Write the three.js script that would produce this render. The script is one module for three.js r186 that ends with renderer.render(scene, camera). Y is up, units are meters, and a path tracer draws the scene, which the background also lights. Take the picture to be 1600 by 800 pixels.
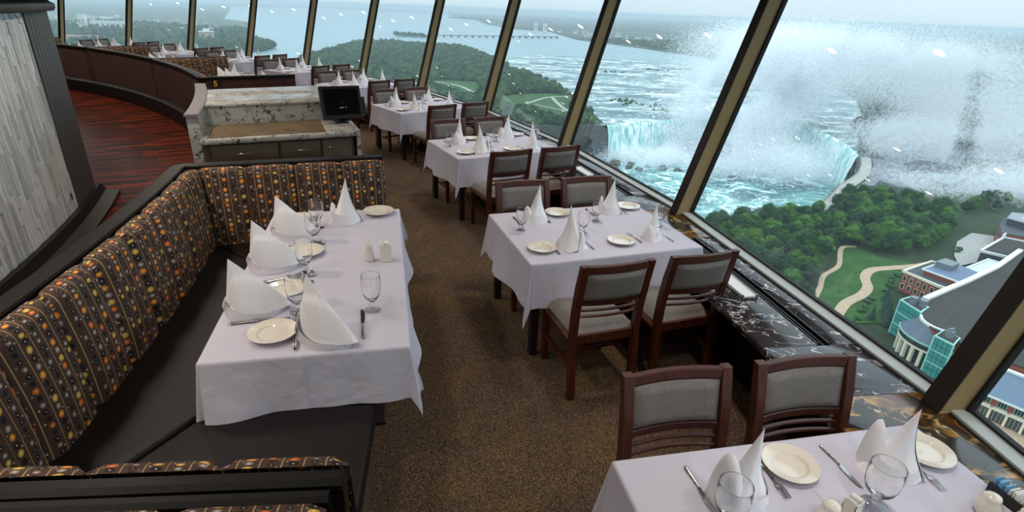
import * as THREE from 'three';
import { mergeGeometries, mergeVertices, toCreasedNormals } from 'three/addons/utils/BufferGeometryUtils.js';
import { RoundedBoxGeometry } from 'three/addons/geometries/RoundedBoxGeometry.js';
import { TextGeometry } from 'three/addons/geometries/TextGeometry.js';
import { FontLoader } from 'three/addons/loaders/FontLoader.js';

// ------------------------------------------------------------------ camera, sky, exposure
const scene = new THREE.Scene();
const renderer = new THREE.WebGLRenderer();
renderer.toneMapping = THREE.LinearToneMapping;
renderer.toneMappingExposure = 1.0;
renderer.shadowMap.enabled = true;

const camera = new THREE.PerspectiveCamera(2 * Math.atan(400 / 869.4) * 180 / Math.PI, 2, 0.05, 60000);
{
  const tilt = 23.89 * Math.PI / 180, roll = 2.18 * Math.PI / 180;
  const fwd = new THREE.Vector3(0, -Math.sin(tilt), -Math.cos(tilt)), up = new THREE.Vector3(0, Math.cos(tilt), -Math.sin(tilt)), right = new THREE.Vector3(1, 0, 0);
  const r2 = right.clone().multiplyScalar(Math.cos(roll)).addScaledVector(up, Math.sin(roll));
  const u2 = up.clone().multiplyScalar(Math.cos(roll)).addScaledVector(right, -Math.sin(roll));
  camera.quaternion.setFromRotationMatrix(new THREE.Matrix4().makeBasis(r2, u2, fwd.clone().negate()));
  camera.position.set(0, 2.287, 0);
}
// overcast sky: the same all round, brighter towards the zenith
{
  const W = 64, Hh = 128, d = new Float32Array(W * Hh * 4);
  for (let j = 0; j < Hh; j++) {
    const el = ((j + 0.5) / Hh - 0.5) * Math.PI, s = Math.max(0, Math.sin(el)), k = (1 + 1.7 * s);
    for (let i = 0; i < W; i++) d.set([0.77 * k, 0.94 * k, 1.04 * k, 1], (j * W + i) * 4);
  }
  const t = new THREE.DataTexture(d, W, Hh, THREE.RGBAFormat, THREE.FloatType);
  t.mapping = THREE.EquirectangularReflectionMapping; t.magFilter = THREE.LinearFilter; t.needsUpdate = true;
  scene.background = t; scene.environment = t;
}
// humid air: an even scattering volume, lit by the sky like everything else
scene.fog = new THREE.FogExp2(new THREE.Color(0.80, 0.93, 1.0), 0.00011);
const LAMP = { color: new THREE.Color(1.0, 0.91, 0.83), warm: new THREE.Color(1.0, 0.87, 0.74) };

// ------------------------------------------------------------------ helpers
function rngOf(seed) { let a = seed >>> 0; return () => { a = (a + 0x6D2B79F5) | 0; let t = Math.imul(a ^ (a >>> 15), 1 | a); t = (t + Math.imul(t ^ (t >>> 7), 61 | t)) ^ t; return ((t ^ (t >>> 14)) >>> 0) / 4294967296; }; }
const R = Math.PI / 180, lerp = (a, b, t) => a + (b - a) * t, clamp = (x, a, b) => Math.max(a, Math.min(b, x)), smooth = (a, b, x) => { const t = clamp((x - a) / (b - a), 0, 1); return t * t * (3 - 2 * t); };
const CX = -19.383, CZ = 0.730;                                    // the middle of the round dining room
const pos = (r, a, y = 0) => new THREE.Vector3(CX + r * Math.cos(a * R), y, CZ - r * Math.sin(a * R));
const taken = new Map();
function numbered(name) { const n = taken.get(name) || 0; taken.set(name, n + 1); return n ? name + '_' + String(n).padStart(3, '0') : name; }
function shade(o) { o.traverse((m) => { if (m.isMesh) { m.castShadow = true; m.receiveShadow = true; } }); return o; }
function tag(o, label, category, group) { o.userData.label = label; o.userData.category = category; if (group) o.userData.group = group; return o; }
function thing(name, label, category, at = [0, 0, 0], turn = 0, group) {
  const o = new THREE.Group(); o.name = numbered(name); o.position.set(...(at.isVector3 ? at.toArray() : at)); o.rotation.y = turn;
  scene.add(o); return tag(o, label, category, group);
}
function part(name, geo, mat, parent, label) {
  const list = [].concat(geo).filter(Boolean), g = list.length > 1 ? mergeGeometries(list.map((x) => plain(x))) : list[0];
  const m = new THREE.Mesh(g, mat); m.name = name; m.castShadow = m.receiveShadow = true; parent.add(m); if (label) m.userData.label = label; return m;
}
function solo(name, geo, mat, label, category, group, at, turn) {   // a thing of one mesh
  const m = part(numbered(name), geo, mat, scene); tag(m, label, category, group);
  if (at) m.position.set(...(at.isVector3 ? at.toArray() : at)); if (turn) m.rotation.y = turn; return m;
}
function struct(name, geo, mat, label, category = 'structure') { const m = part(name, geo, mat, scene); m.userData.kind = 'structure'; if (label) m.userData.label = label; m.userData.category = category; return m; }
function structGroup(name, label, category, at = [0, 0, 0], turn = 0) { const o = new THREE.Group(); o.name = name; o.position.set(...(at.isVector3 ? at.toArray() : at)); o.rotation.y = turn; scene.add(o); o.userData = { kind: 'structure', label, category }; return o; }
function dup(o, label, group, at, turn) {
  const c = o.clone(); c.name = numbered(o.name.replace(/_\d{3}$/, '')); c.userData = { ...o.userData, label }; if (group) c.userData.group = group;
  scene.add(c); if (at) c.position.set(...(at.isVector3 ? at.toArray() : at)); if (turn !== undefined) c.rotation.y = turn; return c;
}
function plain(g) { g = g.index ? g.toNonIndexed() : g; for (const k of Object.keys(g.attributes)) if (!['position', 'normal', 'uv'].includes(k)) g.deleteAttribute(k); if (!g.attributes.uv) g.setAttribute('uv', new THREE.BufferAttribute(new Float32Array(g.attributes.position.count * 2), 2)); if (!g.attributes.normal) g.computeVertexNormals(); return g; }
function metreUV(g, k = 1) {                                         // uv in metres from the side each face points to
  g = g.index ? g.toNonIndexed() : g; if (!g.attributes.normal) g.computeVertexNormals();
  const p = g.attributes.position, n = g.attributes.normal, uv = new Float32Array(p.count * 2);
  for (let i = 0; i < p.count; i += 3) {
    const ax = Math.abs(n.getX(i) + n.getX(i + 1) + n.getX(i + 2)), ay = Math.abs(n.getY(i) + n.getY(i + 1) + n.getY(i + 2)), az = Math.abs(n.getZ(i) + n.getZ(i + 1) + n.getZ(i + 2));
    for (let j = i; j < i + 3; j++) { const q = ay >= ax && ay >= az ? [p.getX(j), p.getZ(j)] : ax > az ? [p.getZ(j), p.getY(j)] : [p.getX(j), p.getY(j)]; uv[j * 2] = q[0] * k; uv[j * 2 + 1] = q[1] * k; }
  }
  g.setAttribute('uv', new THREE.BufferAttribute(uv, 2)); return g;
}
function bx(w, h, d, x = 0, y = 0, z = 0, bevel = 0, seg = 2) {        // y is the bottom
  const g = bevel ? new RoundedBoxGeometry(w, h, d, seg, Math.min(bevel, w / 2.01, h / 2.01, d / 2.01)) : new THREE.BoxGeometry(w, h, d);
  g.translate(x, y + h / 2, z); return metreUV(g);
}
function between(a, b, w, d, roll = 0, bevel = 0) {                   // a bar of section w x d from a to b
  const A = new THREE.Vector3(...a), B = new THREE.Vector3(...b), l = A.distanceTo(B), g = bx(w, l, d, 0, 0, 0, bevel);
  g.rotateY(roll); const q = new THREE.Quaternion().setFromUnitVectors(new THREE.Vector3(0, 1, 0), B.clone().sub(A).normalize());
  g.applyQuaternion(q); g.translate(...a); return g;
}
function tube(pts, r, seg = 24, rad = 8, closed = false) { return new THREE.TubeGeometry(new THREE.CatmullRomCurve3(pts.map((p) => p.isVector3 ? p : new THREE.Vector3(...p)), closed), seg, r, rad, closed); }
function lathe(pts, seg = 32) { return new THREE.LatheGeometry(pts.map((p) => new THREE.Vector2(...p)), seg); }
function gridGeo(nu, nv, f, uvf) {                                    // indexed grid of (nu+1) x (nv+1) points
  const p = [], uv = [], ix = [];
  for (let j = 0; j <= nv; j++) for (let i = 0; i <= nu; i++) { p.push(...f(i / nu, j / nv, i, j)); uv.push(...(uvf ? uvf(i / nu, j / nv) : [i / nu, j / nv])); }
  for (let j = 0; j < nv; j++) for (let i = 0; i < nu; i++) { const a = j * (nu + 1) + i, b = a + 1, c = a + nu + 1, d = c + 1; ix.push(a, b, d, a, d, c); }
  const g = new THREE.BufferGeometry(); g.setAttribute('position', new THREE.Float32BufferAttribute(p, 3)); g.setAttribute('uv', new THREE.Float32BufferAttribute(uv, 2)); g.setIndex(ix); g.computeVertexNormals(); return g;
}
// a plan path: list of {x, z, nx, nz, s}; a profile [off, y] is swept along it (off counts along n)
function pathOf(pts) {
  const out = []; let s = 0;
  for (let i = 0; i < pts.length; i++) {
    const a = pts[Math.max(0, i - 1)], b = pts[Math.min(pts.length - 1, i + 1)], dx = b[0] - a[0], dz = b[1] - a[1], l = Math.hypot(dx, dz);
    if (i) s += Math.hypot(pts[i][0] - pts[i - 1][0], pts[i][1] - pts[i - 1][1]);
    out.push({ x: pts[i][0], z: pts[i][1], nx: -dz / l, nz: dx / l, s });
  }
  return out;
}
function fillet(pts, radii, n = 8) {                                   // round the corners of a polyline
  const out = [];
  pts.forEach((p, i) => {
    const r = radii[i] || 0; if (!r || i === 0 || i === pts.length - 1) { out.push(p); return; }
    const A = new THREE.Vector2(...pts[i - 1]), B = new THREE.Vector2(...p), C = new THREE.Vector2(...pts[i + 1]), u = A.clone().sub(B).normalize(), v = C.clone().sub(B).normalize();
    const half = Math.acos(clamp(u.dot(v), -1, 1)) / 2, t = r / Math.tan(half), P = B.clone().addScaledVector(u, t), Q = B.clone().addScaledVector(v, t);
    for (let k = 0; k <= n; k++) { const w = k / n, a = P.clone().lerp(B, w), b = B.clone().lerp(Q, w), c = a.lerp(b, w); out.push([c.x, c.y]); }
  });
  return out;
}
function alongPath(path, s) { let i = 1; while (i < path.length - 1 && path[i].s < s) i++; const a = path[i - 1], b = path[i], t = clamp((s - a.s) / (b.s - a.s || 1), 0, 1); const nx = lerp(a.nx, b.nx, t), nz = lerp(a.nz, b.nz, t), l = Math.hypot(nx, nz) || 1; return { x: lerp(a.x, b.x, t), z: lerp(a.z, b.z, t), nx: nx / l, nz: nz / l, s }; }
function cut(path, s0, s1, step) { const n = Math.max(1, Math.round((s1 - s0) / step)), out = []; for (let i = 0; i <= n; i++) out.push(alongPath(path, lerp(s0, s1, i / n))); return out; }
function sweep(path, profile, closed = true, crease = 0.6) {
  const n = path.length, m = profile.length, p = [], uv = [], tri = []; let t = [0];
  for (let j = 1; j <= m; j++) { const a = profile[j - 1], b = profile[j % m]; t.push(t[j - 1] + Math.hypot(b[0] - a[0], b[1] - a[1])); }
  const P = (i, j) => { const q = path[i], w = profile[j % m]; return [q.x + q.nx * w[0], w[1], q.z + q.nz * w[0]]; };
  const put = (a, b, c, ua, ub, uc) => { p.push(...a, ...b, ...c); uv.push(...ua, ...ub, ...uc); };
  for (let i = 0; i < n - 1; i++) for (let j = 0; j < (closed ? m : m - 1); j++) {
    const a = P(i, j), b = P(i + 1, j), c = P(i + 1, j + 1), d = P(i, j + 1), ua = [path[i].s, t[j]], ub = [path[i + 1].s, t[j]], uc = [path[i + 1].s, t[j + 1]], ud = [path[i].s, t[j + 1]];
    put(a, b, c, ua, ub, uc); put(a, c, d, ua, uc, ud);
  }
  if (closed) { const sh = profile.map((w) => new THREE.Vector2(...w)); for (const [i, flip] of [[0, 1], [n - 1, 0]]) for (const f of THREE.ShapeUtils.triangulateShape(sh, [])) { const o = flip ? [f[0], f[1], f[2]] : [f[0], f[2], f[1]]; put(P(i, o[0]), P(i, o[1]), P(i, o[2]), profile[o[0]], profile[o[1]], profile[o[2]]); } }
  const g = new THREE.BufferGeometry(); g.setAttribute('position', new THREE.Float32BufferAttribute(p, 3)); g.setAttribute('uv', new THREE.Float32BufferAttribute(uv, 2));
  g.computeVertexNormals(); return crease ? toCreasedNormals(g, crease) : g;
}
function arcPath(r, a0, a1, n) { const pts = []; for (let i = 0; i <= n; i++) { const q = pos(r, lerp(a0, a1, i / n)); pts.push([q.x, q.z]); } return pathOf(pts); }
const arcSweep = (prof, a0, a1, n, r0 = 0) => { const pth = []; for (let i = 0; i <= n; i++) { const a = lerp(a0, a1, i / n), q = pos(r0, a); pth.push({ x: q.x, z: q.z, nx: Math.cos(a * R), nz: -Math.sin(a * R), s: (a - a0) * R * (prof[0][0] + r0) }); } return sweep(pth, prof.map((w) => [w[0], w[1]]), true); };   // profile [r, y]
const rect = (r0, r1, y0, y1) => [[r0, y0], [r1, y0], [r1, y1], [r0, y1]];
const rrect = (x0, x1, y0, y1, c = 0.01) => [[x0 + c, y0], [x1 - c, y0], [x1, y0 + c], [x1, y1 - c], [x1 - c, y1], [x0 + c, y1], [x0, y1 - c], [x0, y0 + c]];
function centre(g, at) { g.translate(-at.x, -at.y, -at.z); return g; }
function polyPlate(pts, y0, y1, bevel = 0) {                            // a plate with outline pts [x, z], from y0 to y1
  const sh = new THREE.Shape(pts.map((p) => new THREE.Vector2(p[0], -p[1])));
  const g = new THREE.ExtrudeGeometry(sh, { depth: y1 - y0 - 2 * bevel, bevelEnabled: bevel > 0, bevelSize: bevel, bevelOffset: -bevel, bevelThickness: bevel, bevelSegments: 3, curveSegments: 6 });
  g.rotateX(-Math.PI / 2); g.translate(0, y0 + bevel, 0); return metreUV(bevel ? toCreasedNormals(g, 0.9) : g);
}
function flatPoly(pts, y, holes = []) { const sh = new THREE.Shape(pts.map((p) => new THREE.Vector2(p[0], -p[1]))); for (const h of holes) sh.holes.push(new THREE.Path(h.map((p) => new THREE.Vector2(p[0], -p[1])))); const g = new THREE.ShapeGeometry(sh); g.rotateX(-Math.PI / 2); g.translate(0, y, 0); return metreUV(g); }

// ------------------------------------------------------------------ noise and textures
function noise2(seed) {
  const r = rngOf(seed), P = new Uint8Array(512), V = new Float32Array(256); const idx = [...Array(256).keys()];
  for (let i = 255; i > 0; i--) { const j = Math.floor(r() * (i + 1)); [idx[i], idx[j]] = [idx[j], idx[i]]; } for (let i = 0; i < 512; i++) P[i] = idx[i & 255]; for (let i = 0; i < 256; i++) V[i] = r();
  return (x, y, per = 256) => { const xi = Math.floor(x), yi = Math.floor(y), u = x - xi, v = y - yi, s = u * u * (3 - 2 * u), t = v * v * (3 - 2 * v), m = (q) => ((q % per) + per) % per, h = (a, b) => V[P[(P[m(a) & 255] + m(b)) & 511]]; return lerp(lerp(h(xi, yi), h(xi + 1, yi), s), lerp(h(xi, yi + 1), h(xi + 1, yi + 1), s), t); };
}
function fbm(n, x, y, per, oct = 4) { let s = 0, a = 0.5, f = 1, w = 0; for (let i = 0; i < oct; i++) { s += a * n(x * f, y * f, per * f); w += a; a *= 0.5; f *= 2; } return s / w; }
function tex(W, H, f, srgb = true, repeat = [1, 1]) {                   // f(u, v) -> [r, g, b] in 0..1 (sRGB values when srgb)
  const d = new Uint8Array(W * H * 4);
  for (let j = 0; j < H; j++) for (let i = 0; i < W; i++) { const c = f(i / W, j / H, i, j), k = (j * W + i) * 4; d[k] = clamp(c[0], 0, 1) * 255; d[k + 1] = clamp(c[1], 0, 1) * 255; d[k + 2] = clamp(c[2], 0, 1) * 255; d[k + 3] = 255; }
  const t = new THREE.DataTexture(d, W, H, THREE.RGBAFormat); t.wrapS = t.wrapT = THREE.RepeatWrapping; t.magFilter = THREE.LinearFilter; t.minFilter = THREE.LinearMipmapLinearFilter; if (srgb) t.colorSpace = THREE.SRGBColorSpace; t.repeat.set(...repeat); t.needsUpdate = true; return t;
}
const mix3 = (a, b, t) => [lerp(a[0], b[0], t), lerp(a[1], b[1], t), lerp(a[2], b[2], t)], hex = (h) => [(h >> 16) / 255, ((h >> 8) & 255) / 255, (h & 255) / 255];
const std = (o) => new THREE.MeshStandardMaterial(o), phys = (o) => new THREE.MeshPhysicalMaterial(o);
const M = {};
{
  const n = noise2(11), n2 = noise2(12), r = rngOf(5);
  // carpet: cut pile, brown with patches of gold thread
  const pile = new Float32Array(1024 * 1024); for (let i = 0; i < pile.length; i++) pile[i] = r();
  M.carpet = std({ map: tex(1024, 1024, (u, v, i, j) => {
    const big = fbm(n, u * 5, v * 5, 5, 3), mid = fbm(n2, u * 14, v * 14, 14, 2), k = pile[j * 1024 + i], k2 = pile[(j >> 1) * 1024 + (i >> 1)];
    const leaf = smooth(0.5, 0.72, mid * 0.5 + big * 0.55), q = 0.35 * k + 0.65 * k2;
    const c = mix3([0.14, 0.095, 0.07], [0.70, 0.58, 0.44], Math.pow(q, 1.4)); return mix3(c, [0.60 * q + 0.16, 0.47 * q + 0.115, 0.28 * q + 0.06], leaf * 0.55);
  }, true, [0.42, 0.42]), roughness: 1, bumpMap: tex(512, 512, (u, v, i, j) => { const k = pile[j * 1024 + i]; return [k, k, k]; }, false, [1.6, 1.6]), bumpScale: 0.006 });
  // red-brown plank floor
  M.woodFloor = phys({ specularIntensity: 0.2, map: tex(1024, 1024, (u, v) => {
    const row = Math.floor(v * 24), off = fbm(n, row * 3.7, 0.5, 256, 1) * 7, col = Math.floor(u * 3 + off), t = n2(row * 5.3 + col * 2.1, col * 7.7), g = fbm(n, u * 6 + row * 9, v * 240, 256, 3), fr = (v * 24) % 1, gap = fr < 0.05 ? 0.35 : 1;
    const c = mix3(hex(0x1a0502), hex(0x7a2a0a), clamp(t * 1.15 + g * 0.5 - 0.4, 0, 1)); return c.map((x) => x * gap);
  }, true, [0.5, 0.5]), roughness: 0.3, metalness: 0 });
  // booth fabric: ringed dots in columns between dotted cream lines
  const C = document.createElement('canvas'); C.width = C.height = 1024; const x = C.getContext('2d');
  x.fillStyle = '#4a352b'; x.fillRect(0, 0, 1024, 1024);
  for (let i = 0; i < 9000; i++) { x.fillStyle = r() < 0.5 ? 'rgba(20,12,10,0.22)' : 'rgba(110,80,62,0.18)'; x.fillRect(r() * 1024, r() * 1024, 3, 3); }
  const cols = 8, cw = 1024 / cols, dot = (cx, cy, R0, a, b, c) => { for (const dy of [-1024, 0, 1024]) { x.fillStyle = a; x.beginPath(); x.arc(cx, cy + dy, R0, 0, 7); x.fill(); if (b) { x.fillStyle = b; x.beginPath(); x.arc(cx, cy + dy, R0 * 0.62, 0, 7); x.fill(); } if (c) { x.fillStyle = c; x.beginPath(); x.arc(cx, cy + dy, R0 * 0.22, 0, 7); x.fill(); } } };
  const K = { o: ['#d97f22', '#ee9d38', '#f6dca0'], y: ['#c9a13a', '#e0bd55', '#f4e7b0'], g: ['#867b73', '#a99f96', '#efe9dd'], b: ['#120d0b', '#1f1714', '#e6dccb'], k: ['#120d0b', '#120d0b', null], r: ['#cf641c', '#e57e2c', '#f4c98a'] };
  const even = ['ogbykg', 'gobrgb', 'ybgokb', 'bogyrg'], odd = ['bgkbgb', 'kbgbkr', 'gbkgbk', 'bkbgyb'];
  for (let c = 0; c < cols; c++) {
    for (let y = 0; y < 1024; y += 12.8) dot(c * cw, y + 6, 4.6, '#d8b978');
    const n0 = c % 2 ? 15 : 13, seq = (c % 2 ? odd : even)[(c >> 1) % 4], o0 = r() * 60;
    for (let k = 0; k < n0; k++) { const kd = seq[(k + (k > 6 ? 1 : 0)) % 6], [q0, q1, q2] = K[kd], big = c % 2 ? 25 : 32; dot(c * cw + cw / 2 + (r() - 0.5) * 8, o0 + k * 1024 / n0, big * (kd === 'k' ? 0.9 : kd === 'g' ? 0.88 : 1) * (0.9 + 0.2 * r()), q0, q1, q2); if (k % 2) dot(c * cw + cw * (r() < 0.5 ? 0.2 : 0.8), o0 + (k + 0.5) * 1024 / n0, 7, r() < 0.6 ? '#e6dccb' : '#b08f6a'); }
  }
  const ft = new THREE.CanvasTexture(C); ft.wrapS = ft.wrapT = THREE.RepeatWrapping; ft.colorSpace = THREE.SRGBColorSpace; ft.repeat.set(1 / 0.50, 1 / 0.50);
  M.fabric = std({ map: ft, roughness: 0.85 });
  M.vinyl = phys({ specularIntensity: 0.55, color: 0x140f0d, roughness: 0.52, bumpMap: tex(256, 256, (u, v) => { const k = fbm(n, u * 32, v * 32, 32, 3); return [k, k, k]; }, false, [4, 4]), bumpScale: 0.0015 });
  M.darkRail = phys({ specularIntensity: 0.5, color: 0x120c09, roughness: 0.38 });
  M.blackTrim = phys({ specularIntensity: 0.5, color: 0x0b0908, roughness: 0.42 });
  // chair wood
  const grain = (a, b, sx, sy, rep) => tex(512, 512, (u, v) => { const g = fbm(n, u * sx, v * sy, sx, 4), f = fbm(n2, u * sx * 4, v * sy, 64, 2); return mix3(a, b, clamp(g * 0.8 + f * 0.35 - 0.08, 0, 1)); }, true, rep);
  M.mahogany = std({ map: grain(hex(0x2c110a), hex(0x6a3018), 24, 4, [3, 3]), roughness: 0.36 });
  M.darkLeg = std({ color: 0x18110e, roughness: 0.5 });
  const weave = tex(256, 256, (u, v) => { const a = (Math.sin(u * 256 * Math.PI) * Math.sin(v * 256 * Math.PI)), k = 0.5 + 0.18 * a + 0.5 * (fbm(n, u * 60, v * 6, 60, 2) + fbm(n2, u * 6, v * 60, 60, 2) - 1); return [k, k, k]; }, false, [6, 6]);
  M.greyPad = phys({ map: tex(512, 512, (u, v) => { const k = fbm(n, u * 100, v * 8, 100, 2) + fbm(n2, u * 8, v * 100, 100, 2) - 1; return mix3(hex(0x6c6762), hex(0x7c7671), clamp(0.5 + k * 1.5, 0, 1)); }, true, [4, 4]), roughness: 0.62, sheen: 0.3, bumpMap: weave, bumpScale: 0.001 });
  M.seatPad = std({ map: tex(512, 512, (u, v) => { const k = fbm(n, u * 100, v * 8, 100, 2) + fbm(n2, u * 8, v * 100, 100, 2) - 1; return mix3(hex(0x706a65), hex(0x837d78), clamp(0.5 + k * 1.5, 0, 1)); }, true, [4, 4]), roughness: 0.7 });
  M.linen = std({ color: 0xc8c6d4, roughness: 0.85, side: THREE.DoubleSide, bumpMap: tex(512, 512, (u, v) => { const w = fbm(n2, u * 4, v * 4, 4, 3), k = fbm(n, u * 7 + w * 1.5, v * 7 + w * 1.5, 7, 4), q = 0.8 * k + 0.2 * (1 - Math.abs(2 * fbm(n2, u * 5, v * 5, 5, 3) - 1)); return [q, q, q]; }, false, [1.1, 1.1]), bumpScale: 0.012 });
  M.napkin = std({ color: 0xf8f7fa, roughness: 0.85, side: THREE.DoubleSide, bumpMap: weave, bumpScale: 0.0005 });
  M.china = phys({ color: 0xe6e0d2, roughness: 0.14, clearcoat: 0.6, clearcoatRoughness: 0.05 });
  M.steel = std({ color: 0xb9b6b3, roughness: 0.2, metalness: 1 });
  M.glass = phys({ color: 0xffffff, roughness: 0.0, transmission: 1, thickness: 0.02, ior: 1.5 });
  M.pane = phys({ color: 0xfafdfd, roughness: 0, transmission: 1, thickness: 0, ior: 1.45 });
  M.mullionTan = std({ color: 0xa58c60, roughness: 0.62 });
  M.mullionDark = std({ color: 0x231b14, roughness: 0.5 });
  M.frameGrey = std({ color: 0xb4bab6, roughness: 0.5 });
  M.gasket = std({ color: 0x111111, roughness: 0.7 });
  const vein = (k, x0, y0, w, per) => { const d = fbm(n2, x0 * 0.5, y0 * 0.5, per, 4) - 0.5; return 1 - smooth(0, w, Math.abs(fbm(k, x0 + d * 2.6, y0 + d * 2.6, per, 4) - 0.5)); };
  M.marbleDark = std({ map: tex(1024, 1024, (u, v) => {
    const base = fbm(n, u * 6, v * 6, 6, 5), a = vein(n, u * 7, v * 14, 0.03, 64) * smooth(0.36, 0.50, fbm(n2, u * 7, v * 7, 7, 3)), b = vein(n2, u * 16, v * 8, 0.022, 64) * smooth(0.42, 0.56, fbm(n, u * 9, v * 9, 9, 2));
    return mix3(mix3([0.10, 0.097, 0.103], [0.33, 0.315, 0.325], base), [0.90, 0.89, 0.88], clamp(a + b, 0, 1));
  }, true, [0.8, 0.8]), roughness: 0.16 });
  M.marbleGold = std({ map: tex(1024, 1024, (u, v) => {
    const base = fbm(n, u * 7, v * 7, 7, 5), rust = smooth(0.45, 0.62, fbm(n2, u * 5, v * 5, 5, 4)), a = vein(n, u * 7, v * 12, 0.10, 64) * smooth(0.36, 0.5, fbm(n2, u * 6, v * 6, 6, 3)), w = vein(n2, u * 8, v * 6, 0.012, 64) * smooth(0.5, 0.62, fbm(n, u * 8, v * 8, 8, 2));
    return mix3(mix3(mix3([0.10, 0.09, 0.085], [0.30, 0.26, 0.23], base), [0.50, 0.27, 0.09], rust * 0.7), mix3([0.74, 0.55, 0.27], [0.90, 0.85, 0.72], w), clamp(a + w, 0, 1));
  }, true, [0.8, 0.8]), roughness: 0.16 });
  M.marbleWhite = std({ map: tex(1024, 1024, (u, v) => {
    const base = fbm(n, u * 8, v * 8, 8, 4), a = vein(n, u * 18, v * 18, 0.035, 64) * smooth(0.36, 0.52, fbm(n2, u * 9, v * 9, 9, 3)), b = vein(n2, u * 30, v * 30, 0.04, 64) * smooth(0.42, 0.56, fbm(n, u * 12, v * 12, 12, 2));
    return mix3(mix3(hex(0x9b9a93), hex(0xc6c5be), base), hex(0x26272a), clamp(a + b, 0, 1) * 0.9);
  }, true, [0.7, 0.7]), roughness: 0.25 });
  M.cabinet = std({ color: 0x4a4032, roughness: 0.55 });
  M.wovenBrown = std({ map: tex(512, 512, (u, v) => { const i = Math.floor(u * 24), j = Math.floor(v * 24), o = (i + j) % 2, t = n(i * 3.1, j * 2.7), f = o ? (u * 24) % 1 : (v * 24) % 1, k = Math.sin(f * Math.PI); return mix3(hex(0x1c0a05), hex(0x5c2812), clamp(0.25 + 0.4 * t + 0.3 * k, 0, 1)); }, true, [1.3, 1.3]), roughness: 0.5,
    bumpMap: tex(512, 512, (u, v) => { const i = Math.floor(u * 24), j = Math.floor(v * 24), f = (i + j) % 2 ? (u * 24) % 1 : (v * 24) % 1, k = Math.sin(f * Math.PI); return [k, k, k]; }, false, [1.3, 1.3]), bumpScale: 0.012 });
  M.plaster = std({ color: 0x8f8a83, roughness: 0.9 });
  M.ceiling = std({ color: 0x2f2c29, roughness: 0.95 });
  const stoneMap = tex(512, 512, (u, v) => { const g = fbm(n, u * 30, v * 5, 30, 4), s = fbm(n2, u * 60, v * 20, 60, 2); return mix3(hex(0x9aa0a3), hex(0xe2e8ea), clamp(g * 0.8 + s * 0.4 - 0.1, 0, 1)); }, true, [1.5, 1.5]);
  M.stones = [0xffffff, 0xe2e5e4, 0xcbcfce, 0xf0f0ec].map((c) => std({ map: stoneMap, color: c, roughness: 0.3 }));
  M.mortar = std({ color: 0x6a6a6a, roughness: 0.9 });
  M.darkPlank = std({ map: grain(hex(0x2a2b2b), hex(0x4a4c4c), 20, 3, [2, 2]), roughness: 0.5 });
  M.black = std({ color: 0x101112, roughness: 0.4 });
  M.screen = phys({ color: 0x0b0e11, roughness: 0.12, clearcoat: 1, clearcoatRoughness: 0.05 });
  M.white = std({ color: 0xe9e9ec, roughness: 0.6 });
  M.goldPaint = std({ color: 0xe2a12a, roughness: 0.5 });
  M.wingCap = std({ color: 0x7d7878, roughness: 0.4 });
  M.paper = std({ color: 0xeceae6, roughness: 0.9 });
  M.paperBlue = std({ color: 0x7fb4d8, roughness: 0.9 });
}

// ------------------------------------------------------------------ the room
const A0 = -64, A1 = 92, CEIL = 3.0;
M.woodFloor.map.rotation = Math.PI / 2;
struct('floor', arcSweep(rect(17.3, 21.4, -0.2, 0), A0, A1, 104), M.carpet, 'patterned brown and gold carpet of the dining ring', 'floor');
struct('floor_002', arcSweep(rect(13.2, 17.3, -0.2, 0), A0, A1, 104), M.woodFloor, 'red-brown plank floor between the core and the booths', 'floor');
struct('ceiling', arcSweep(rect(13.2, 22.7, CEIL, CEIL + 0.15), A0, A1, 104), M.ceiling, 'plain ceiling above the dining ring', 'ceiling');
for (let k = 0; k < 52; k++) struct('wall_outer_' + (k + 1), arcSweep(rect(21.34, 21.86, -0.2, 0.57), A0 + 3 * k, A0 + 3 * k + 3, 3), M.darkRail, 'low dark wall below the marble window ledge', 'wall');
struct('wall_inner', arcSweep(rect(13.2, 13.9, 0, CEIL), A0, A1, 104), M.plaster, 'inner wall of the tower core', 'wall');
for (const [nm, a] of [['wall_near', A0], ['wall_far', A1]]) struct(nm, arcSweep(rect(13.2, 22.7, 0, CEIL), a - 0.4, a + 0.4, 1), M.plaster, nm === 'wall_near' ? 'plain wall closing the ring behind the viewer' : 'plain wall closing the far end of the ring', 'wall');
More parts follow.
